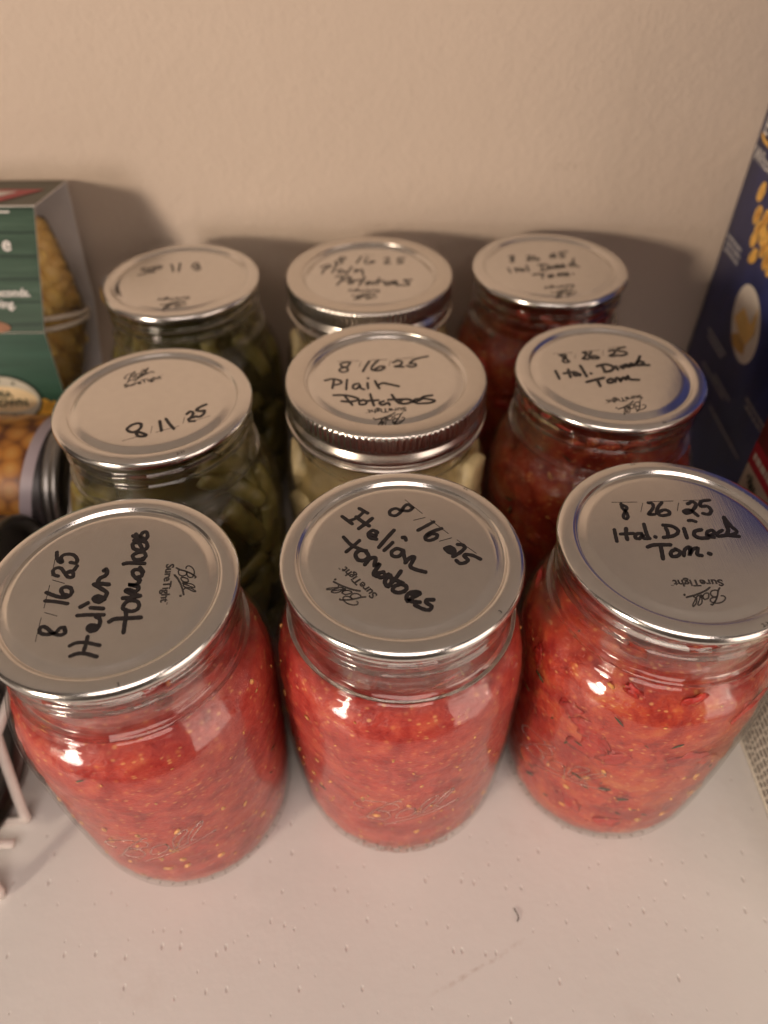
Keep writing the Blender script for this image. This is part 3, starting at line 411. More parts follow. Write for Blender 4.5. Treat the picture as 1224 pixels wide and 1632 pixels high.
# the lid: flat rim, sealing channel, flat raised panel, rolled edge (z = 0 at the highest ring)
LIDP = [(0, -.0004), (.0205, -.0003), (.0250, -.0003), (.0256, -.00031), (.0261, -.00042), (.0265, -.00058), (.0281, -.00128), (.0285, -.00135), (.0288, -.00122), (.0292, -.00055), (.0296, -.00018), (.0302, -.00003), (.0312, 0), (.0325, -.0001),
        (.0335, -.0004), (.0341, -.0009), (.0344, -.0015), (.0345, -.0022), (.03445, -.0028), (.0341, -.0031), (.0338, -.0028), (.0337, -.0020), (.0330, -.0014), (.0310, -.0008),
        (.0290, -.0014), (.0270, -.0021), (.0250, -.0022), (0, -.0022)]
BANDLID = [(0, -.0011), (.0205, -.0010), (.0252, -.0010), (.0257, -.00102), (.0262, -.0012), (.0278, -.0018), (.0282, -.0018), (.0288, -.0010), (.0292, -.0007), (.0302, -.00065), (.0330, -.00065), (.0330, -.0024), (0, -.0024)]
BANDP = [(.0293, -.0006), (.0293, -.0001), (.0298, .0002), (.0310, .0003), (.0345, .0003), (.0357, .0001), (.0363, -.0004), (.0366, -.0011), (.0367, -.0020), (.0367, -.0040), (.0367, -.0058), (.0365, -.0064),
         (.0358, -.0070), (.0354, -.0078), (.0357, -.0086), (.0364, -.0095), (.0369, -.0107), (.0370, -.0117), (.0366, -.0126), (.0360, -.0131), (.0361, -.0135), (.0370, -.0137), (.0375, -.0141), (.0375, -.0146),
         (.0369, -.0148), (.0352, -.0145), (.0345, -.0110), (.0345, -.0075), (.0352, -.0040), (.0352, -.0012), (.0340, -.0007)]
def lid_parts(jar, key, zt, banded):
    strokes, lines, (lp, la, ll) = WRITING[key]
    zl = -.0010 if banded else -.0003
    lid = obj('lid', lathe(BANDLID if banded else LIDP, 128), M['lid'], jar); lid.location.z = zt; autosharp(lid, 50)
    if banded:
        def kn(r, z, t):
            if -.0060 < z < -.0008 and r > .0362: r -= .00032*max(0, min(1, (math.cos(108*t)+.55)*1.6))
            return r, z
        b = obj('screw_band', lathe(BANDP, 648, kn, closed=True), M['band'], jar); b.location.z = zt; autosharp(b, 60)
    bm = bmesh.new(); w = .00092 if banded else (.00112 if key[0] != 'B' else .00095)
    for i, st in enumerate(strokes):
        ribbon(bm, [(x*.001, y*.001) for x, y in st], w*random.uniform(.92, 1.06), .00006+i*3e-6, jitter=.07)
    h = obj('handwriting', bm, M['ink'], lid, False); h.location.z = zl
    bm = bmesh.new()
    for i, st in enumerate(lines): ribbon(bm, [(x*.001, y*.001) for x, y in st], .00019, .00003)
    if lines: q = obj('date_lines', bm, M['print'], lid, False); q.location.z = zl
    Mx = Matrix.Translation((lp[0]*.001, lp[1]*.001, .00005)) @ Matrix.Rotation(math.radians(la), 4, 'Z')
    bm = text_bm('SureTight', .0025, bold=.00007, mat=Matrix.Identity(4)); xs = [v.co.x for v in bm.verts]; k = .0134/(max(xs)-min(xs))
    for v in bm.verts: v.co = Mx @ Vector(((v.co.x-min(xs))*k-.0003, v.co.y*min(k, 1.25), 0))
    text_bm('TM', .0006, Mx @ Matrix.Translation((.0131, .0008, 0)), bm=bm)
    for st, ww in LOGO:
        ribbon(bm, [(x*.001, y*.001) for x, y in st], ww*.001*1.1, .00004, lambda x, y, z: (Mx @ Vector((x, y, z-.00002)))[:], capseg=4)
    g = obj('printed_logo', bm, M['print'], lid, False); g.location.z = zl
    return lid
def rim_mark(lid, txt, ang, r=.0327, size=.0016, tilt=0):
    Mx = Matrix.Rotation(math.radians(ang), 4, 'Z') @ Matrix.Translation((r, 0, -.00005)) @ Matrix.Rotation(PI/2+tilt, 4, 'Z')
    q = obj('batch_mark', text_bm(txt, size, Mx, align='CENTER'), M['print'], lid, False)

def wrap(bm, strokes, w, az, z0, scale):
    for st in strokes:
        pts = []
        for x, y in st:
            z = z0+y*scale; r = outer_r(z)+.00005; a = az+(x*scale)/r
            pts.append((r*math.cos(a), r*math.sin(a), z))
        tube(pts, w, bm, 8, 4)
def embossing(glass, az, word=None):
    bm = bmesh.new()
    wrap(bm, [[(x-6, y-4.5) for x, y in st] for st, _ in LOGO[:-1]], .00024, az, .048, .0034/1.0*1.0)
    obj('embossed_lettering', bm, M['emboss'], glass)
    if word:
        def fn(co):
            z = .0135+co.y; r = outer_r(z)+.0001+co.z; a = az+co.x/r
            return Vector((r*math.cos(a), r*math.sin(a), z))
        obj('embossed_word', text_bm(word, .0092, None, .00035, 'CENTER', fn=fn), M['emboss'], glass)
    # ring of small feet marks round the heel
    bm = bmesh.new()
    for k in range(46):
        a = 2*PI*k/46
        tube([(.0336*math.cos(a), .0336*math.sin(a), .0018), (.0346*math.cos(a), .0346*math.sin(a), .0032)], .0003, bm, 6, 1)
    obj('heel_stippling', bm, M['emboss'], glass)

JARS = [  # key, x, y, spin, contents, banded, label
 ('FL', -.0737, .1259, 0, 'tomato', False, 'jar of crushed tomatoes whose lid writing reads Italian tomatoes running sideways up the lid'),
 ('FM', .0049, .1367, 0, 'tomato', False, 'jar of crushed tomatoes whose lid writing Italian tomatoes slants diagonally down across the lid'),
 ('FR', .0840, .1411, 0, 'diced', False, 'large foreground jar marked Ital. Diced Tom., standing beside the cream and red carton'),
 ('ML', -.0806, .2094, 0, 'beans', False, 'jar of green beans whose lid has an upright logo and 8/11/25 below it'),
 ('MM', .0010, .2221, 0, 'potato', True, 'jar of potatoes with ridged screw band, directly behind the slanted Italian tomatoes jar'),
 ('MR', .0830, .2253, 0, 'diced', False, 'middle one of the three Ital. Diced Tom. jars, orange tomato under its lid'),
 ('BL', -.0886, .2996, 0, 'beans', False, 'jar of green beans against the wall beside the green corn carton, blurred upside-down writing'),
 ('BM', -.0057, .3012, 0, 'potato', True, 'jar of potatoes with ridged screw band, standing against the wall'),
 ('BR', .0747, .3083, 0, 'diced', False, 'Ital. Diced Tom. jar farthest back, standing against the wall near the blue carton'),
]
TOPZ = .1281
lids = {}
for key, x, y, spin, kind, banded, label in JARS:
    jar = thing('canning_jar', label, 'jar', (x, y, 0), 0, 'filled canning jars in three rows')
    g = bpy.data.objects.new('glass_jar', glass_proto) if glass_proto else obj('glass_jar', glass_bm(), M['glass'], jar)
    if glass_proto: C.objects.link(g); g.parent = jar
    glass_proto = g.data
    lids[key] = lid_parts(jar, key, TOPZ+(.0009 if banded else 0), banded)
    rg = obj('sealing_ring', lathe([(.0300, .12642), (.0320, .12642), (.0320, .1273), (.0300, .1273)], 64, closed=True), M['compound'], jar)
    if kind in ('tomato', 'diced'):
        top = {'FL': .1105, 'FM': .1005, 'FR': .1080, 'MR': .1120, 'BR': .1100}[key]
        bm = core_bm(top, .0004, .0006 if kind == 'tomato' else .0009, 260 if kind == 'tomato' else 170, .005)
        mats = [M['pulp'] if kind == 'tomato' else M['diced' if key == 'FR' else 'shaded_diced'], M['seed'], M['herb'], M['chunk']]
        add_seeds(bm, 125 if kind == 'tomato' else 70, top, 1)
        add_splash(bm, 46 if key != 'FM' else 16, top, .1235, 0)
        add_splash(bm, 14 if key != 'FM' else 4, top, .122, 3)
        add_flecks(bm, 90 if kind == 'diced' else 7, top, 2)
        pulp = obj('tomato_pulp', bm, mats, jar)
        for q in range(34 if kind == 'diced' else 0):
            t = random.uniform(0, 2*PI); z = random.uniform(.02, top-.006)
            if q < 9: t = random.gauss(-PI/2, .8); z = random.uniform(.064, top-.008)
            L = random.uniform(.0036, .0074) if kind == 'diced' else random.uniform(.005, .0085)
            Rm = facing(t) @ Matrix.Rotation(random.uniform(0, PI), 3, 'Z')
            bm = blob(bmesh.new(), on_wall(t, z, .0012), L, Rm, 3, .36, 1.7, 0, (1, random.uniform(.45, .8), .0010/L))
            obj('tomato_chunk', bm, M['chunk'] if random.random() < (.7 if key[0] == 'F' else .25) else M['diced' if key[0] == 'F' else 'shaded_diced'], pulp)
    elif kind == 'beans':
        top = .116 if key == 'ML' else .112
        br = obj('brine', core_bm(top, .0035, 0, 1, .001), M['beanbrine'], jar)
        for q in range(92):
            t = random.uniform(0, 2*PI); z = random.uniform(.014, top-.006); a = random.choice((random.gauss(PI/2, .4), random.gauss(PI/2, .5), random.gauss(0, .5)))
            L = random.uniform(.009, .017); rad = random.uniform(.0036, .0048); pts = []
            for i in range(-2, 3):
                zz = min(top, max(.011, z+math.sin(a)*L*i/2)); rr = inner_r(zz)-.0042-random.random()*.0005; tt = t+math.cos(a)*L*i/2/rr
                pts.append((rr*math.cos(tt), rr*math.sin(tt), zz))
            bm = tube(pts, rad, seg=10, n=3)
            for v in bm.verts: v.co += .0006*noise.noise_vector(v.co*260)
            obj('green_bean', bm, M['bean'], jar)
    else:
        top = .112
        br = obj('brine', core_bm(top, .0028, 0, 1, .001), M['potatobrine'], jar)
        for q in range(36):
            t = 2*PI*((q*.618) % 1)+random.uniform(-.15, .15); z = .018+(top-.026)*q/35
            L = random.uniform(.014, .021); rr = inner_r(z)-.0052
            bm = bmesh.new(); bmesh.ops.create_cube(bm, size=1); bmesh.ops.subdivide_edges(bm, edges=bm.edges, cuts=5, use_grid_fill=True)
            Rm = facing(t) @ Matrix.Rotation(random.uniform(0, PI), 3, 'Z'); off = Vector((q*3.1, key == 'BM', 2))
            for v in bm.verts:
                d = v.co.normalized(); co = v.co.lerp(d*.62, .55); co *= 1+.16*noise.noise(d*1.5+off)
                v.co = Rm @ Vector((co.x*L*1.25, co.y*L, co.z*.0085))+Vector((rr*math.cos(t), rr*math.sin(t), z))
            obj('potato_chunk', bm, M['potato'], jar)
    if key[0] == 'F':
        embossing(g, -PI/2+{'FL': .12, 'FM': .05, 'FR': -.75}[key], 'MASON' if key == 'FM' else None)
rim_mark(lids['FM'], '3', -40); rim_mark(lids['FM'], '22', 52)
rim_mark(lids['FR'], '2-3', -67); rim_mark(lids['FR'], '22', 100)
rim_mark(lids['ML'], '2-21', -62); rim_mark(lids['MR'], '22', -70); rim_mark(lids['FL'], '3', -72)

# ------------------------------------------------------------------ packaging on the right
def carton_mat(name, stops, scale, stretch=(1, 1, 1), rough=.42):
    s = N(name); v = s.co(stretch); nz = s.noise(v, scale, 4, .6)
    s.set(s.ramp(nz.outputs[0], stops), rough, spec=.45); return s.m
M['blue'] = carton_mat('blue_carton_print', [(.32, (.020, .030, .12)), (.5, (.034, .050, .215)), (.7, (.065, .080, .29))], 38, (1, .8, .35), .38)
M['white'] = plain('white_print', (.74, .72, .70), .45)
M['gold'] = plain('pasta_print', (.78, .44, .10), .45, vary=.35, scale=330)
M['golddark'] = plain('pasta_hollow_print', (.52, .24, .05), .45, vary=.3, scale=330)
M['cheese'] = plain('cheese_print', (.74, .50, .17), .45, vary=.12, scale=90)
M['cheesedark'] = plain('cheese_side_print', (.52, .31, .09), .45, vary=.2, scale=90)
M['plate'] = plain('plate_print', (.72, .67, .60), .4)
M['red'] = plain('red_print', (.42, .02, .035), .4, vary=.12)
M['maroon'] = plain('dark_red_print', (.13, .015, .012), .45, vary=.5, scale=60)
M['cream'] = plain('cream_print', (.68, .62, .52), .5, vary=.06)
M['smalltext'] = plain('small_print', (.11, .09, .08), .5)
M['dgreen'] = plain('dark_green_print', (.04, .06, .04), .5)
M['dim'] = plain('pale_blue_print', (.42, .42, .46), .45)

def side_face(x):      # local X runs from the wall towards the viewer, local Y is up, Z points to -x
    return Matrix(((0, 0, -1, x), (-1, 0, 0, 0), (0, 1, 0, 0), (0, 0, 0, 1)))
def disc(bm, Mx, u, v, ru, rv, z, ang=0, n=28, wob=0.0, mi=0):
    c, s = math.cos(ang), math.sin(ang); vs = []
    for k in range(n):
        t = 2*PI*k/n; q = 1+wob*math.sin(3*t+u*900)
        a, b = ru*q*math.cos(t), rv*q*math.sin(t)
        vs.append(bm.verts.new((Mx @ Vector((u+c*a-s*b, v+s*a+c*b, z)))))
    bm.faces.new(vs).material_index = mi
def poly(bm, Mx, pts, z, mi=0):
    bm.faces.new([bm.verts.new(Mx @ Vector((u, v, z))) for u, v in pts]).material_index = mi
def bevelbox(lo, hi, off=.0008):
    bm = box(bmesh.new(), lo, hi); bmesh.ops.bevel(bm, geom=bm.edges[:], offset=off, segments=2, affect='EDGES'); bm.normal_update()
    bmesh.ops.recalc_face_normals(bm, faces=bm.faces); return bm

t = thing('pasta_carton', 'tall blue carton printed with pasta pieces and a cheese plate, against the wall', 'carton', (.170, .290, 0))
obj('carton_body', bevelbox((0, -.055, 0), (.055, .0625, .235)), M['blue'], t)
F = Matrix.Translation((0, 0, 0)) @ side_face(0)
def Y(y): return -(y-.290)     # world y -> local X of the face
bm = bmesh.new()
for y, z, a in ((.3315, .1506, 1.3), (.3278, .142, 1.25), (.3195, .1432, 1.5), (.3231, .1331, 1.2), (.3122, .1337, 1.5), (.3186, .1268, .9), (.3064, .1306, 1.4), (.3165, .1372, 1.7), (.3225, .1380, 1.1), (.311, .1405, 1.2), (.305, .137, .6), (.302, .144, 1.4), (.311, .148, 1.), (.300, .1295, .8), (.295, .139, 1.2)):
    disc(bm, F, Y(y), z, .0046, .0030, .0002+.00001*len(bm.faces), a, 20, .05)
obj('pasta_picture', bm, M['gold'], t, False)
bm = bmesh.new()
for y, z, a in ((.3278, .142, 1.25), (.3195, .1432, 1.5), (.3122, .1337, 1.5), (.3225, .1380, 1.1), (.3064, .1306, 1.4), (.302, .144, 1.4)):
    disc(bm, F, Y(y)+.0003, z, .0027, .0011, .0005, a, 14)
obj('pasta_hollows', bm, M['golddark'], t, False)
bm = bmesh.new(); disc(bm, F, Y(.3035), .1005, .0185, .0135, .0002, -.75+PI/2*0, 40)
obj('plate_picture', bm, M['plate'], t, False)
bm = bmesh.new()
poly(bm, F, [(Y(.3155), .098), (Y(.309), .1065), (Y(.297), .1115), (Y(.2925), .102), (Y(.2965), .0935), (Y(.306), .0945)], .0005, 0)
poly(bm, F, [(Y(.3125), .0905), (Y(.306), .0945), (Y(.2965), .0935), (Y(.295), .0895), (Y(.3005), .0875), (Y(.3075), .0872)], .0006, 1)
poly(bm, F, [(Y(.309), .1065), (Y(.297), .1115), (Y(.2985), .1035)], .0008, 2)
obj('cheese_picture', bm, [M['cheese'], M['cheesedark'], M['plate']], t, False)
bm = text_bm('Whole', .0085, F @ Matrix.Translation((Y(.3500), .1612, .0003)))
text_bm('E', .011, F @ Matrix.Translation((Y(.3485), .1735, .0003)), bm=bm)
obj('carton_lettering', bm, M['white'], t, False)
bm = bmesh.new(); ribbon(bm, [(Y(.3478), .1695), (Y(.3440), .1680), (Y(.335), .1675)], .0016, .0003, lambda x, y, z: (F @ Vector((x, y, z)))[:])
obj('carton_swash', bm, M['gold'], t, False)
bm = bmesh.new(); rnd = random.Random(3)
def words(bm, u0, u1, v, h, F, z=.0003):       # lines of print too small to read: rows of word-long dashes
    u = u0
    while u < u1-.0008:
        L = min(u1-u, rnd.uniform(.0012, .0042)); poly(bm, F, [(u, v), (u+L, v), (u+L, v+h), (u, v+h)], z); u += L+.0007
for i in range(3): words(bm, Y(.3490)+.0008*i, Y(.3300), .1225-.0030*i, .0017, F)
obj('small_lettering', bm, M['dim'], t, False)
bm = bmesh.new()
for y0, y1, z in ((.336, .311, .0785), (.334, .312, .0755), (.314, .292, .0648), (.3145, .297, .0618), (.279, .256, .0755), (.277, .258, .0725), (.307, .265, .0500), (.330, .31, .062)):
    words(bm, Y(y0), Y(y1), z, .0016, F)
obj('small_lettering', bm, M['dim'], t, False)

t = thing('food_carton', 'cream and red carton with rows of small print, beside the foreground diced tomatoes jar', 'carton', (.1456, .150, 0))
obj('carton_body', bevelbox((0, -.075, 0), (.0215, .0710, .150), .0006), M['cream'], t)
def Y(y): return -(y-.150)
bm = bmesh.new(); poly(bm, F, [(Y(.2205), .0880), (Y(.076), .0880), (Y(.076), .0985), (Y(.2205), .0985)], .0002)
obj('red_band', bm, M['red'], t, False)
bm = bmesh.new(); poly(bm, F, [(Y(.2205), .0985), (Y(.076), .0985), (Y(.076), .1495), (Y(.2205), .1495)], .0002)
obj('dark_panel', bm, M['maroon'], t, False)
bm = bmesh.new(); words(bm, Y(.2180), Y(.09), .0918, .0030, F, .0004)
obj('band_lettering', bm, M['cream'], t, False)
bm = bmesh.new()
for st in ([(0, .003), (.001, .005), (.002, .001), (.003, .006), (.0035, .0005)], [(.004, .0045), (.0046, .0005), (.0055, .004), (.006, -.0005), (.0075, .004), (.008, .0002), (.0098, .003)]):
    ribbon(bm, [(Y(.2165)+u, .0800+v) for u, v in st], .0007, .0003+len(bm.faces)*1e-6, lambda x, y, z: (F @ Vector((x, y, z)))[:])
obj('green_lettering', bm, M['dgreen'], t, False)
bm = bmesh.new()
for i in range(24): words(bm, Y(.2150), Y(.080), .0035+.0030*i, .0013, F)
obj('small_lettering', bm, M['smalltext'], t, False)

# ------------------------------------------------------------------ corn cups in their open-ended sleeve, left
s = N('green_plank_print'); v = s.co((1.0, 1.0, 1.0))
st = s.n('ShaderNodeMapping', i_Vector=v); st.inputs['Scale'].default_value = (14, 190, 190)
a = s.noise(st.outputs[0], 1.0, 5, .6)
w = s.n('ShaderNodeTexWave', wave_type='BANDS', bands_direction='Z', i_Vector=v, i_Scale=40.0, i_Distortion=.6, i_Detail=2.0)
c = s.ramp(a.outputs[0], [(.3, (.022, .054, .036)), (.55, (.042, .088, .060)), (.75, (.075, .135, .098))])
c = s.mix(s.ramp(w.outputs[0], [(.0, (1, 1, 1)), (.07, (0, 0, 0))]), c, (.012, .035, .025))
M['planks'] = s.set(c, .40)
M['plankshaded'] = carton_mat('shaded_green_plank_print', [(.3, (.012, .045, .028)), (.6, (.022, .075, .048)), (.8, (.04, .10, .07))], 1.0, (14, 190, 190))  # darker plank copy: shade of the down-facing lower panels put into the colour
M['olive'] = carton_mat('olive_print', [(.3, (.060, .062, .042)), (.7, (.10, .10, .072))], 1.0, (14, 160, 160))
M['board'] = plain('raw_cardboard', (.66, .63, .63), .7, vary=.05)
M['boardedge'] = plain('cardboard_edge', (.78, .74, .70), .7)
M['corn'] = plain('corn_kernel', (.97, .66, .20), .30, vary=.15, scale=110)
M['cornprint'] = plain('kernel_print', (.75, .40, .06), .4, vary=.35, scale=170)
s = N('frosted_plastic')
tr = s.n('ShaderNodeBsdfTransparent', i_0=(.98, .97, .95, 1)); gl = s.n('ShaderNodeBsdfGlossy', i_Roughness=.15); df = s.n('ShaderNodeBsdfDiffuse', i_0=(.7, .66, .6, 1))
m1 = s.n('ShaderNodeMixShader', i_0=.06, i_1=tr.outputs[0], i_2=df.outputs[0]); fr = s.n('ShaderNodeFresnel', i_IOR=1.45)
m2 = s.n('ShaderNodeMixShader', i_0=fr.outputs[0], i_1=m1.outputs[0], i_2=gl.outputs[0]); s.link(m2.outputs[0], s.out.inputs[0]); s.t.nodes.remove(s.b)
M['frost'] = s.m
M['cuprim'] = plain('cup_rim_plastic', (.62, .55, .46), .35)

XR = -.147; XL = -.226
PT = {'tf': (.3107, .1545), 'tb': (.3500, .1502), 'mf': (.2813, .1121), 'mb': (.3404, .0948), 'bf': (.2767, .0645), 'bb': (.3190, .0522)}
O0 = Vector((XR, .311, .0522))
t = thing('cardboard_sleeve', 'green wood-look cardboard sleeve with open end, leaning back above the cans', 'carton', O0[:])
def panel(name, a, b, mats, x0=XL, x1=XR, th=.0006):
    A = Vector((0, *PT[a])); B = Vector((0, *PT[b])); d = (B-A).normalized(); nn = Vector((1, 0, 0)).cross(d)
    bm = bmesh.new(); vs = []
    for x in (x0, x1):
        for p in (A, B):
            for q in (0, th): vs.append(bm.verts.new(Vector((x, 0, 0))+p+nn*q-O0))
    for q, mi in (((0, 2, 3, 1), 2), ((4, 5, 7, 6), 2), ((0, 4, 6, 2), 1), ((1, 3, 7, 5), 0), ((0, 1, 5, 4), 2), ((2, 6, 7, 3), 2)):
        bm.faces.new([vs[i] for i in q]).material_index = mi
    bmesh.ops.recalc_face_normals(bm, faces=bm.faces)
    return obj(name, bm, mats, t, False), A+Vector((XR, 0, 0))-O0, d, nn
sub = [M['planks'], M['board'], M['boardedge']]
fp, A, d, nn = panel('front_panel', 'mf', 'tf', [M['planks'], M['board'], M['boardedge']])
lp_, A2, d2, nn2 = panel('lower_panel', 'bf', 'mf', [M['plankshaded'], M['board'], M['boardedge']])
tp, A3, d3, nn3 = panel('top_panel', 'tf', 'tb', [M['olive'], M['board'], M['boardedge']])
panel('back_panel', 'tb', 'mb', [M['board'], M['board'], M['boardedge']]); panel('back_panel', 'mb', 'bb', [M['board'], M['board'], M['boardedge']])
panel('bottom_panel', 'bb', 'bf', [M['plankshaded'], M['board'], M['boardedge']])
def pm(A, d, off):       # print plane on a panel: X right, Y up the panel, outwards along -nn
    n_ = Vector((1, 0, 0)).cross(d)
    if n_.y > 0 and abs(n_.y) > .3 or (abs(n_.y) <= .3 and n_.z < 0): n_ = -n_
    return Matrix(((1, d.x, n_.x, A.x+n_.x*off), (0, d.y, n_.y, A.y+n_.y*off), (0, d.z, n_.z, A.z+n_.z*off), (0, 0, 0, 1)))
P1 = pm(A, d, .0009); P2 = pm(A2, d2, .0009); P3 = pm(A3, d3, .0009)
bm = text_bm('e', .0085, P1 @ Matrix.Translation((-.0150, .0365, 0)), bold=.0002)
text_bm('60 seconds.', .0048, P1 @ Matrix.Translation((-.0045, .0165, 0)), align='RIGHT', bm=bm, bold=.00012)
text_bm('serving.', .0048, P1 @ Matrix.Translation((-.0112, .0118, 0)), align='RIGHT', bm=bm, bold=.00012)
poly(bm, P1, [(-.060, .0492), (-.0105, .0492), (-.0105, .0499), (-.060, .0499)], 0)
obj('sleeve_lettering', bm, M['white'], fp, False)
bm = bmesh.new(); poly(bm, P3, [(-.060, .003), (-.0185, .003), (-.004, .024), (-.010, .024), (-.035, .0245), (-.060, .0245)], 0)
poly(bm, P3, [(-.060, .006), (-.0245, .006), (-.0145, .0205), (-.060, .0205)], .0001, 1)
obj('corner_flash', bm, [M['red'], M['white']], tp, False)
bm = bmesh.new(); disc(bm, P1, -.0250, -.0005+.003, .010, .0034, .0001, 0, 26, .12); obj('brown_picture', bm, plain('brown_print', (.22, .10, .05), .5, vary=.4), fp, False)
# strip of kernels and the oval badge along the bottom edge
H2 = .0478
bm = bmesh.new()
for k in range(16): disc(bm, P2, -.005-.0046*k, .0085+.0012*math.sin(k*2.1), .0040, .0056, .0001+k*1e-5, .2*math.sin(k), 18, .06)
obj('kernel_picture', bm, M['cornprint'], lp_, False)
bm = bmesh.new(); bx, by = -.0278, .0158
disc(bm, P2, bx, by, .0172, .0122, .0004, 0, 48, 0, 0); disc(bm, P2, bx, by, .0162, .0113, .0005, 0, 48, 0, 1); disc(bm, P2, bx, by-.0004, .0150, .0068, .0006, 0, 40, 0, 2)
obj('badge', bm, [M['dgreen'], plain('badge_ring_print', (.50, .47, .38), .45), plain('badge_centre_print', (.76, .60, .36), .45)], lp_, False)
bm = text_bm('USA', .0046, P2 @ Matrix.Translation((bx, by+.0022, .0008)), align='CENTER', bold=.00015)
text_bm('GROWN', .0052, P2 @ Matrix.Translation((bx, by-.0022, .0008)), align='CENTER', bm=bm, bold=.00018)
text_bm('NON GMO', .0028, P2 @ Matrix.Translation((bx, by-.0090, .0008)), align='CENTER', bm=bm, bold=.0001)
for k in (-1, 0, 1):
    pts = []
    for i in range(10):
        r = .0012 if i % 2 == 0 else .0005; a = PI/2+i*PI/5
        pts.append((bx+k*.0065+r*math.cos(a), by+.0092-abs(k)*.0012+r*math.sin(a)))
    poly(bm, P2, pts, .0008)
obj('badge_lettering', bm, M['dgreen'], lp_, False)

ax = Vector((0, .28, .96)); Lc = Vector((XR-.0240, .311, .1035))
def corn_cup(label, sgn):
    c = thing('corn_cup', label, 'cup', Lc[:], 0, 'clear cups of corn in the green sleeve')
    c.rotation_euler = (Vector((0, .36, .933)) if sgn > 0 else -ax).to_track_quat('Z', 'Y').to_euler()
    P = [(.0292, .0012), (.0280, .008), (.0252, .020), (.0214, .034), (.0190, .0415), (.0175, .0435), (0, .0437)]
    obj('cup_shell', lathe(P, 64), M['frost'], c)
    obj('cup_rim', lathe([(.0286, .0004), (.0303, .0003), (.0307, .0010), (.0307, .0022), (.0300, .0027), (.0290, .0022)], 64, closed=True), M['cuprim'], c)
    obj('corn_mass', lathe([(r-.0078 if r > .006 else 0, min(z, .0415)) for r, z in [(0, .001)]+P], 48), M['corn'], c)
    for q in range(75):
        z = .0045+.037*(q+.5)/75; tt = q*2.39996; rr = wall_r(P[:-1], z)-.0060
        bm = blob(bmesh.new(), (rr*math.cos(tt), rr*math.sin(tt), z), random.uniform(.0056, .0066), None, 2, .10, 1.0, 0, (1, .82, .72))
        obj('corn_kernel', bm, M['corn'], c)
corn_cup('upturned upper cup of yellow corn showing through the end of the green sleeve', 1)
corn_cup('lower cup of yellow corn under the pale rim, in shade inside the green sleeve', -1)

# ------------------------------------------------------------------ cans lying in the white wire rack
def can(name, label, y, z, r, xr, L, bodymat, rimmat):
    t = thing(name, label, 'can', (xr, y, z)); t.rotation_euler = (0, -PI/2, 0)      # local +Z runs to -x, z = 0 at the right-hand end
    obj('can_body', lathe([(r*.975, .0062), (r, .0070), (r, L-.007), (r*.975, L-.0062)], 80), bodymat, t)
    rim = [(0, .0030), (r*.55, .0030), (r*.60, .0024), (r*.66, .0030), (r*.72, .0024), (r*.80, .0032), (r*.90, .0034), (r*.935, .0004), (r*.955, -.0004), (r*1.0, -.0002), (r*1.012, .0010), (r*1.005, .0024), (r*.972, .0030), (r*.972, .0040), (r*.985, .0048), (r*.975, .0060)]
    obj('can_end', lathe(rim, 80), rimmat, t)
    obj('can_end', lathe([(q, L-w) for q, w in rim], 80), rimmat, t)
    return t
s = N('corn_can_label'); v = s.co(); sp = s.n('ShaderNodeSeparateXYZ', i_0=v)
vo = s.n('ShaderNodeTexVoronoi', i_Vector=v, i_Scale=150.0)
k = s.ramp(vo.outputs['Distance'], [(.0, (.58, .33, .09)), (.5, (.46, .19, .035)), (.85, (.12, .035, .012))])
z = sp.outputs[2]
ang = s.math('ARCTAN2', sp.outputs[1], sp.outputs[0])
zz = s.math('ADD', z, s.math('MULTIPLY', s.math('SUBTRACT', 1, s.math('COSINE', s.math('SUBTRACT', ang, -2.5))), .004))
e1 = s.math('LESS_THAN', zz, .0190); e2 = s.math('LESS_THAN', zz, .0140)
c = s.mix(e1, k, (.42, .36, .40)); c = s.mix(e2, c, (.030, .026, .028))
M['cornlabel'] = s.set(c, .35)
t = can('corn_can', 'can lying on its side with a corn kernel label and silver rim', .2450, .0545, .0325, -.1350, .105, M['cornlabel'], M['steel'])
bm = bmesh.new(); rr = .0337
def fn(co):
    a = math.radians(210)+co.x/rr; return Vector((rr*math.cos(a), rr*math.sin(a), .0105+co.y))
text_bm('1974', .0052, None, 0, 'CENTER', bm, fn=fn)
obj('lot_number', bm, M['dim'], t, False)
M['blacklabel'] = plain('black_label', (.016, .016, .018), .33, vary=.5, scale=60)
can('black_can', 'can with a plain black label lying in the rack below the corn can', .1810, .0560, .0310, -.1420, .105, M['blacklabel'], M['darksteel'])
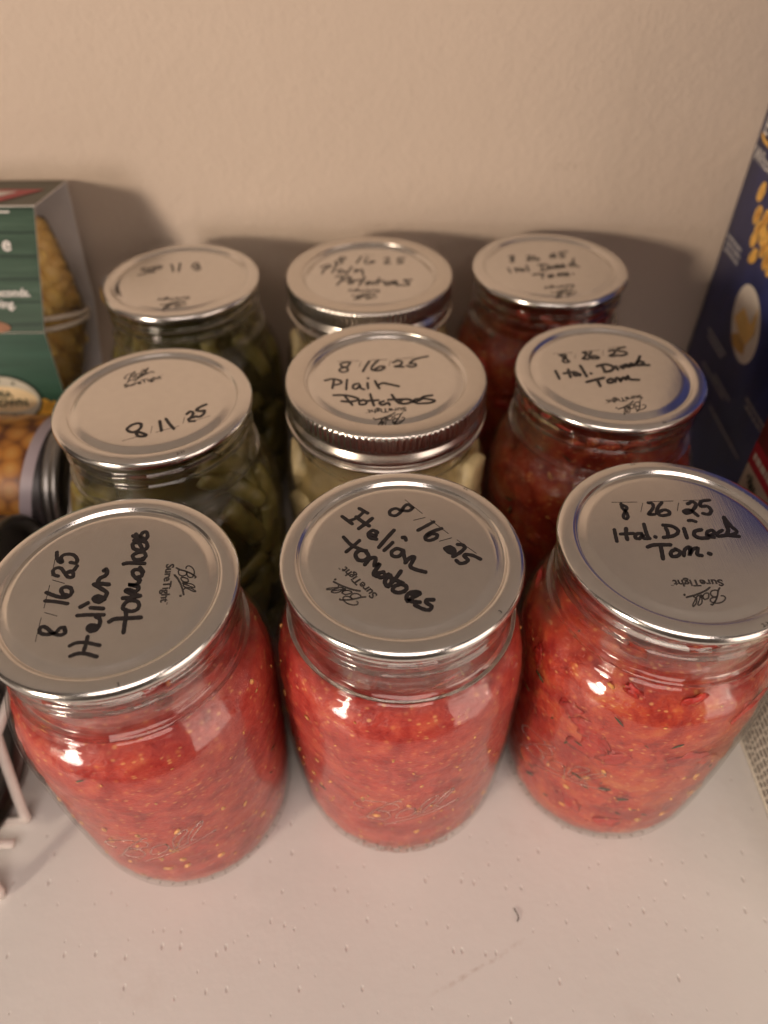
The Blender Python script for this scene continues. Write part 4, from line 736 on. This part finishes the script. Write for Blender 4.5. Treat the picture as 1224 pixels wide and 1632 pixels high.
can('steel_can', 'dark ribbed steel can lying lowest in the rack beside the sideways-written tomato jar', .1240, .0345, .0315, -.1430, .105, M['darksteel'], M['darksteel'])
M['wire'] = plain('white_coated_wire', (.72, .67, .62), .35, vary=.05)
t = thing('wire_rack', 'white coated wire rack holding the cans that lie beside the jars', 'rack', (-.1365, .170, 0))
def L(*p): return [(x+.1365, y-.170, z) for x, y, z in p]
for k, x in enumerate((-.1365, -.243)):
    xu = x+(.0065 if not k else 0)
    bm = tube(L((xu, .285, .088), (xu, .2600, .0835), (xu, .2285, .0715), (xu, .2040, .0600), (x+.003, .1640, .0520), (x, .1275, .0445)), .0019, n=4)
    tube(L((x, .1275, .0445), (x, .1235, .032), (x, .1165, .0080), (x, .1158, .0040)), .0019, bm, n=4)
    tube(L((x, .1158, .0040), (x+(.0015 if k else -.0015), .1150, .0022), (x+(.02 if k else -.02), .1130, .0021)), .0019, bm, n=4)
    tube(L((xu, .2285, .0715), (xu, .2290, .040), (x, .2295, .0020)), .0019, bm, n=3)
    tube(L((xu, .2850, .0880), (xu, .2865, .045), (x, .2870, .0020)), .0019, bm, n=3)
    obj('side_frame', bm, M['wire'], t)
bm = tube(L((-.1300, .2610, .0850), (-.1300, .2270, .0710)), .0027, n=3); obj('joint_sleeve', bm, M['wire'], t)
for y, z in ((.2700, .0400), (.2180, .0400), (.2080, .0210), (.1580, .0240), (.1460, .0065), (.1050, .0055)):
    obj('cross_wire', tube(L((-.1365, y, z), (-.19, y, z), (-.243, y, z)), .0017, n=2), M['wire'], t)
bm = tube(L((-.1490, .098, .030), (-.1420, .0935, .0150), (-.1372, .0895, .0040), (-.1385, .0885, .0022), (-.16, .0880, .0021), (-.243, .0880, .0021)), .0020, n=5)
obj('front_foot', bm, M['wire'], t)

# ------------------------------------------------------------------ specks lying on the shelf
bm = tube([(0, 0, .0003), (.0006, .0012, .0004), (.0002, .0026, .0004), (-.0006, .0042, .0003)], .00020, seg=5)
o = obj('hair', bm, M['scratch']); o.location = (.0452, .0795, 0); o['label'] = 'short dark hair lying on the bare shelf in front of the jars'; o['category'] = 'hair'
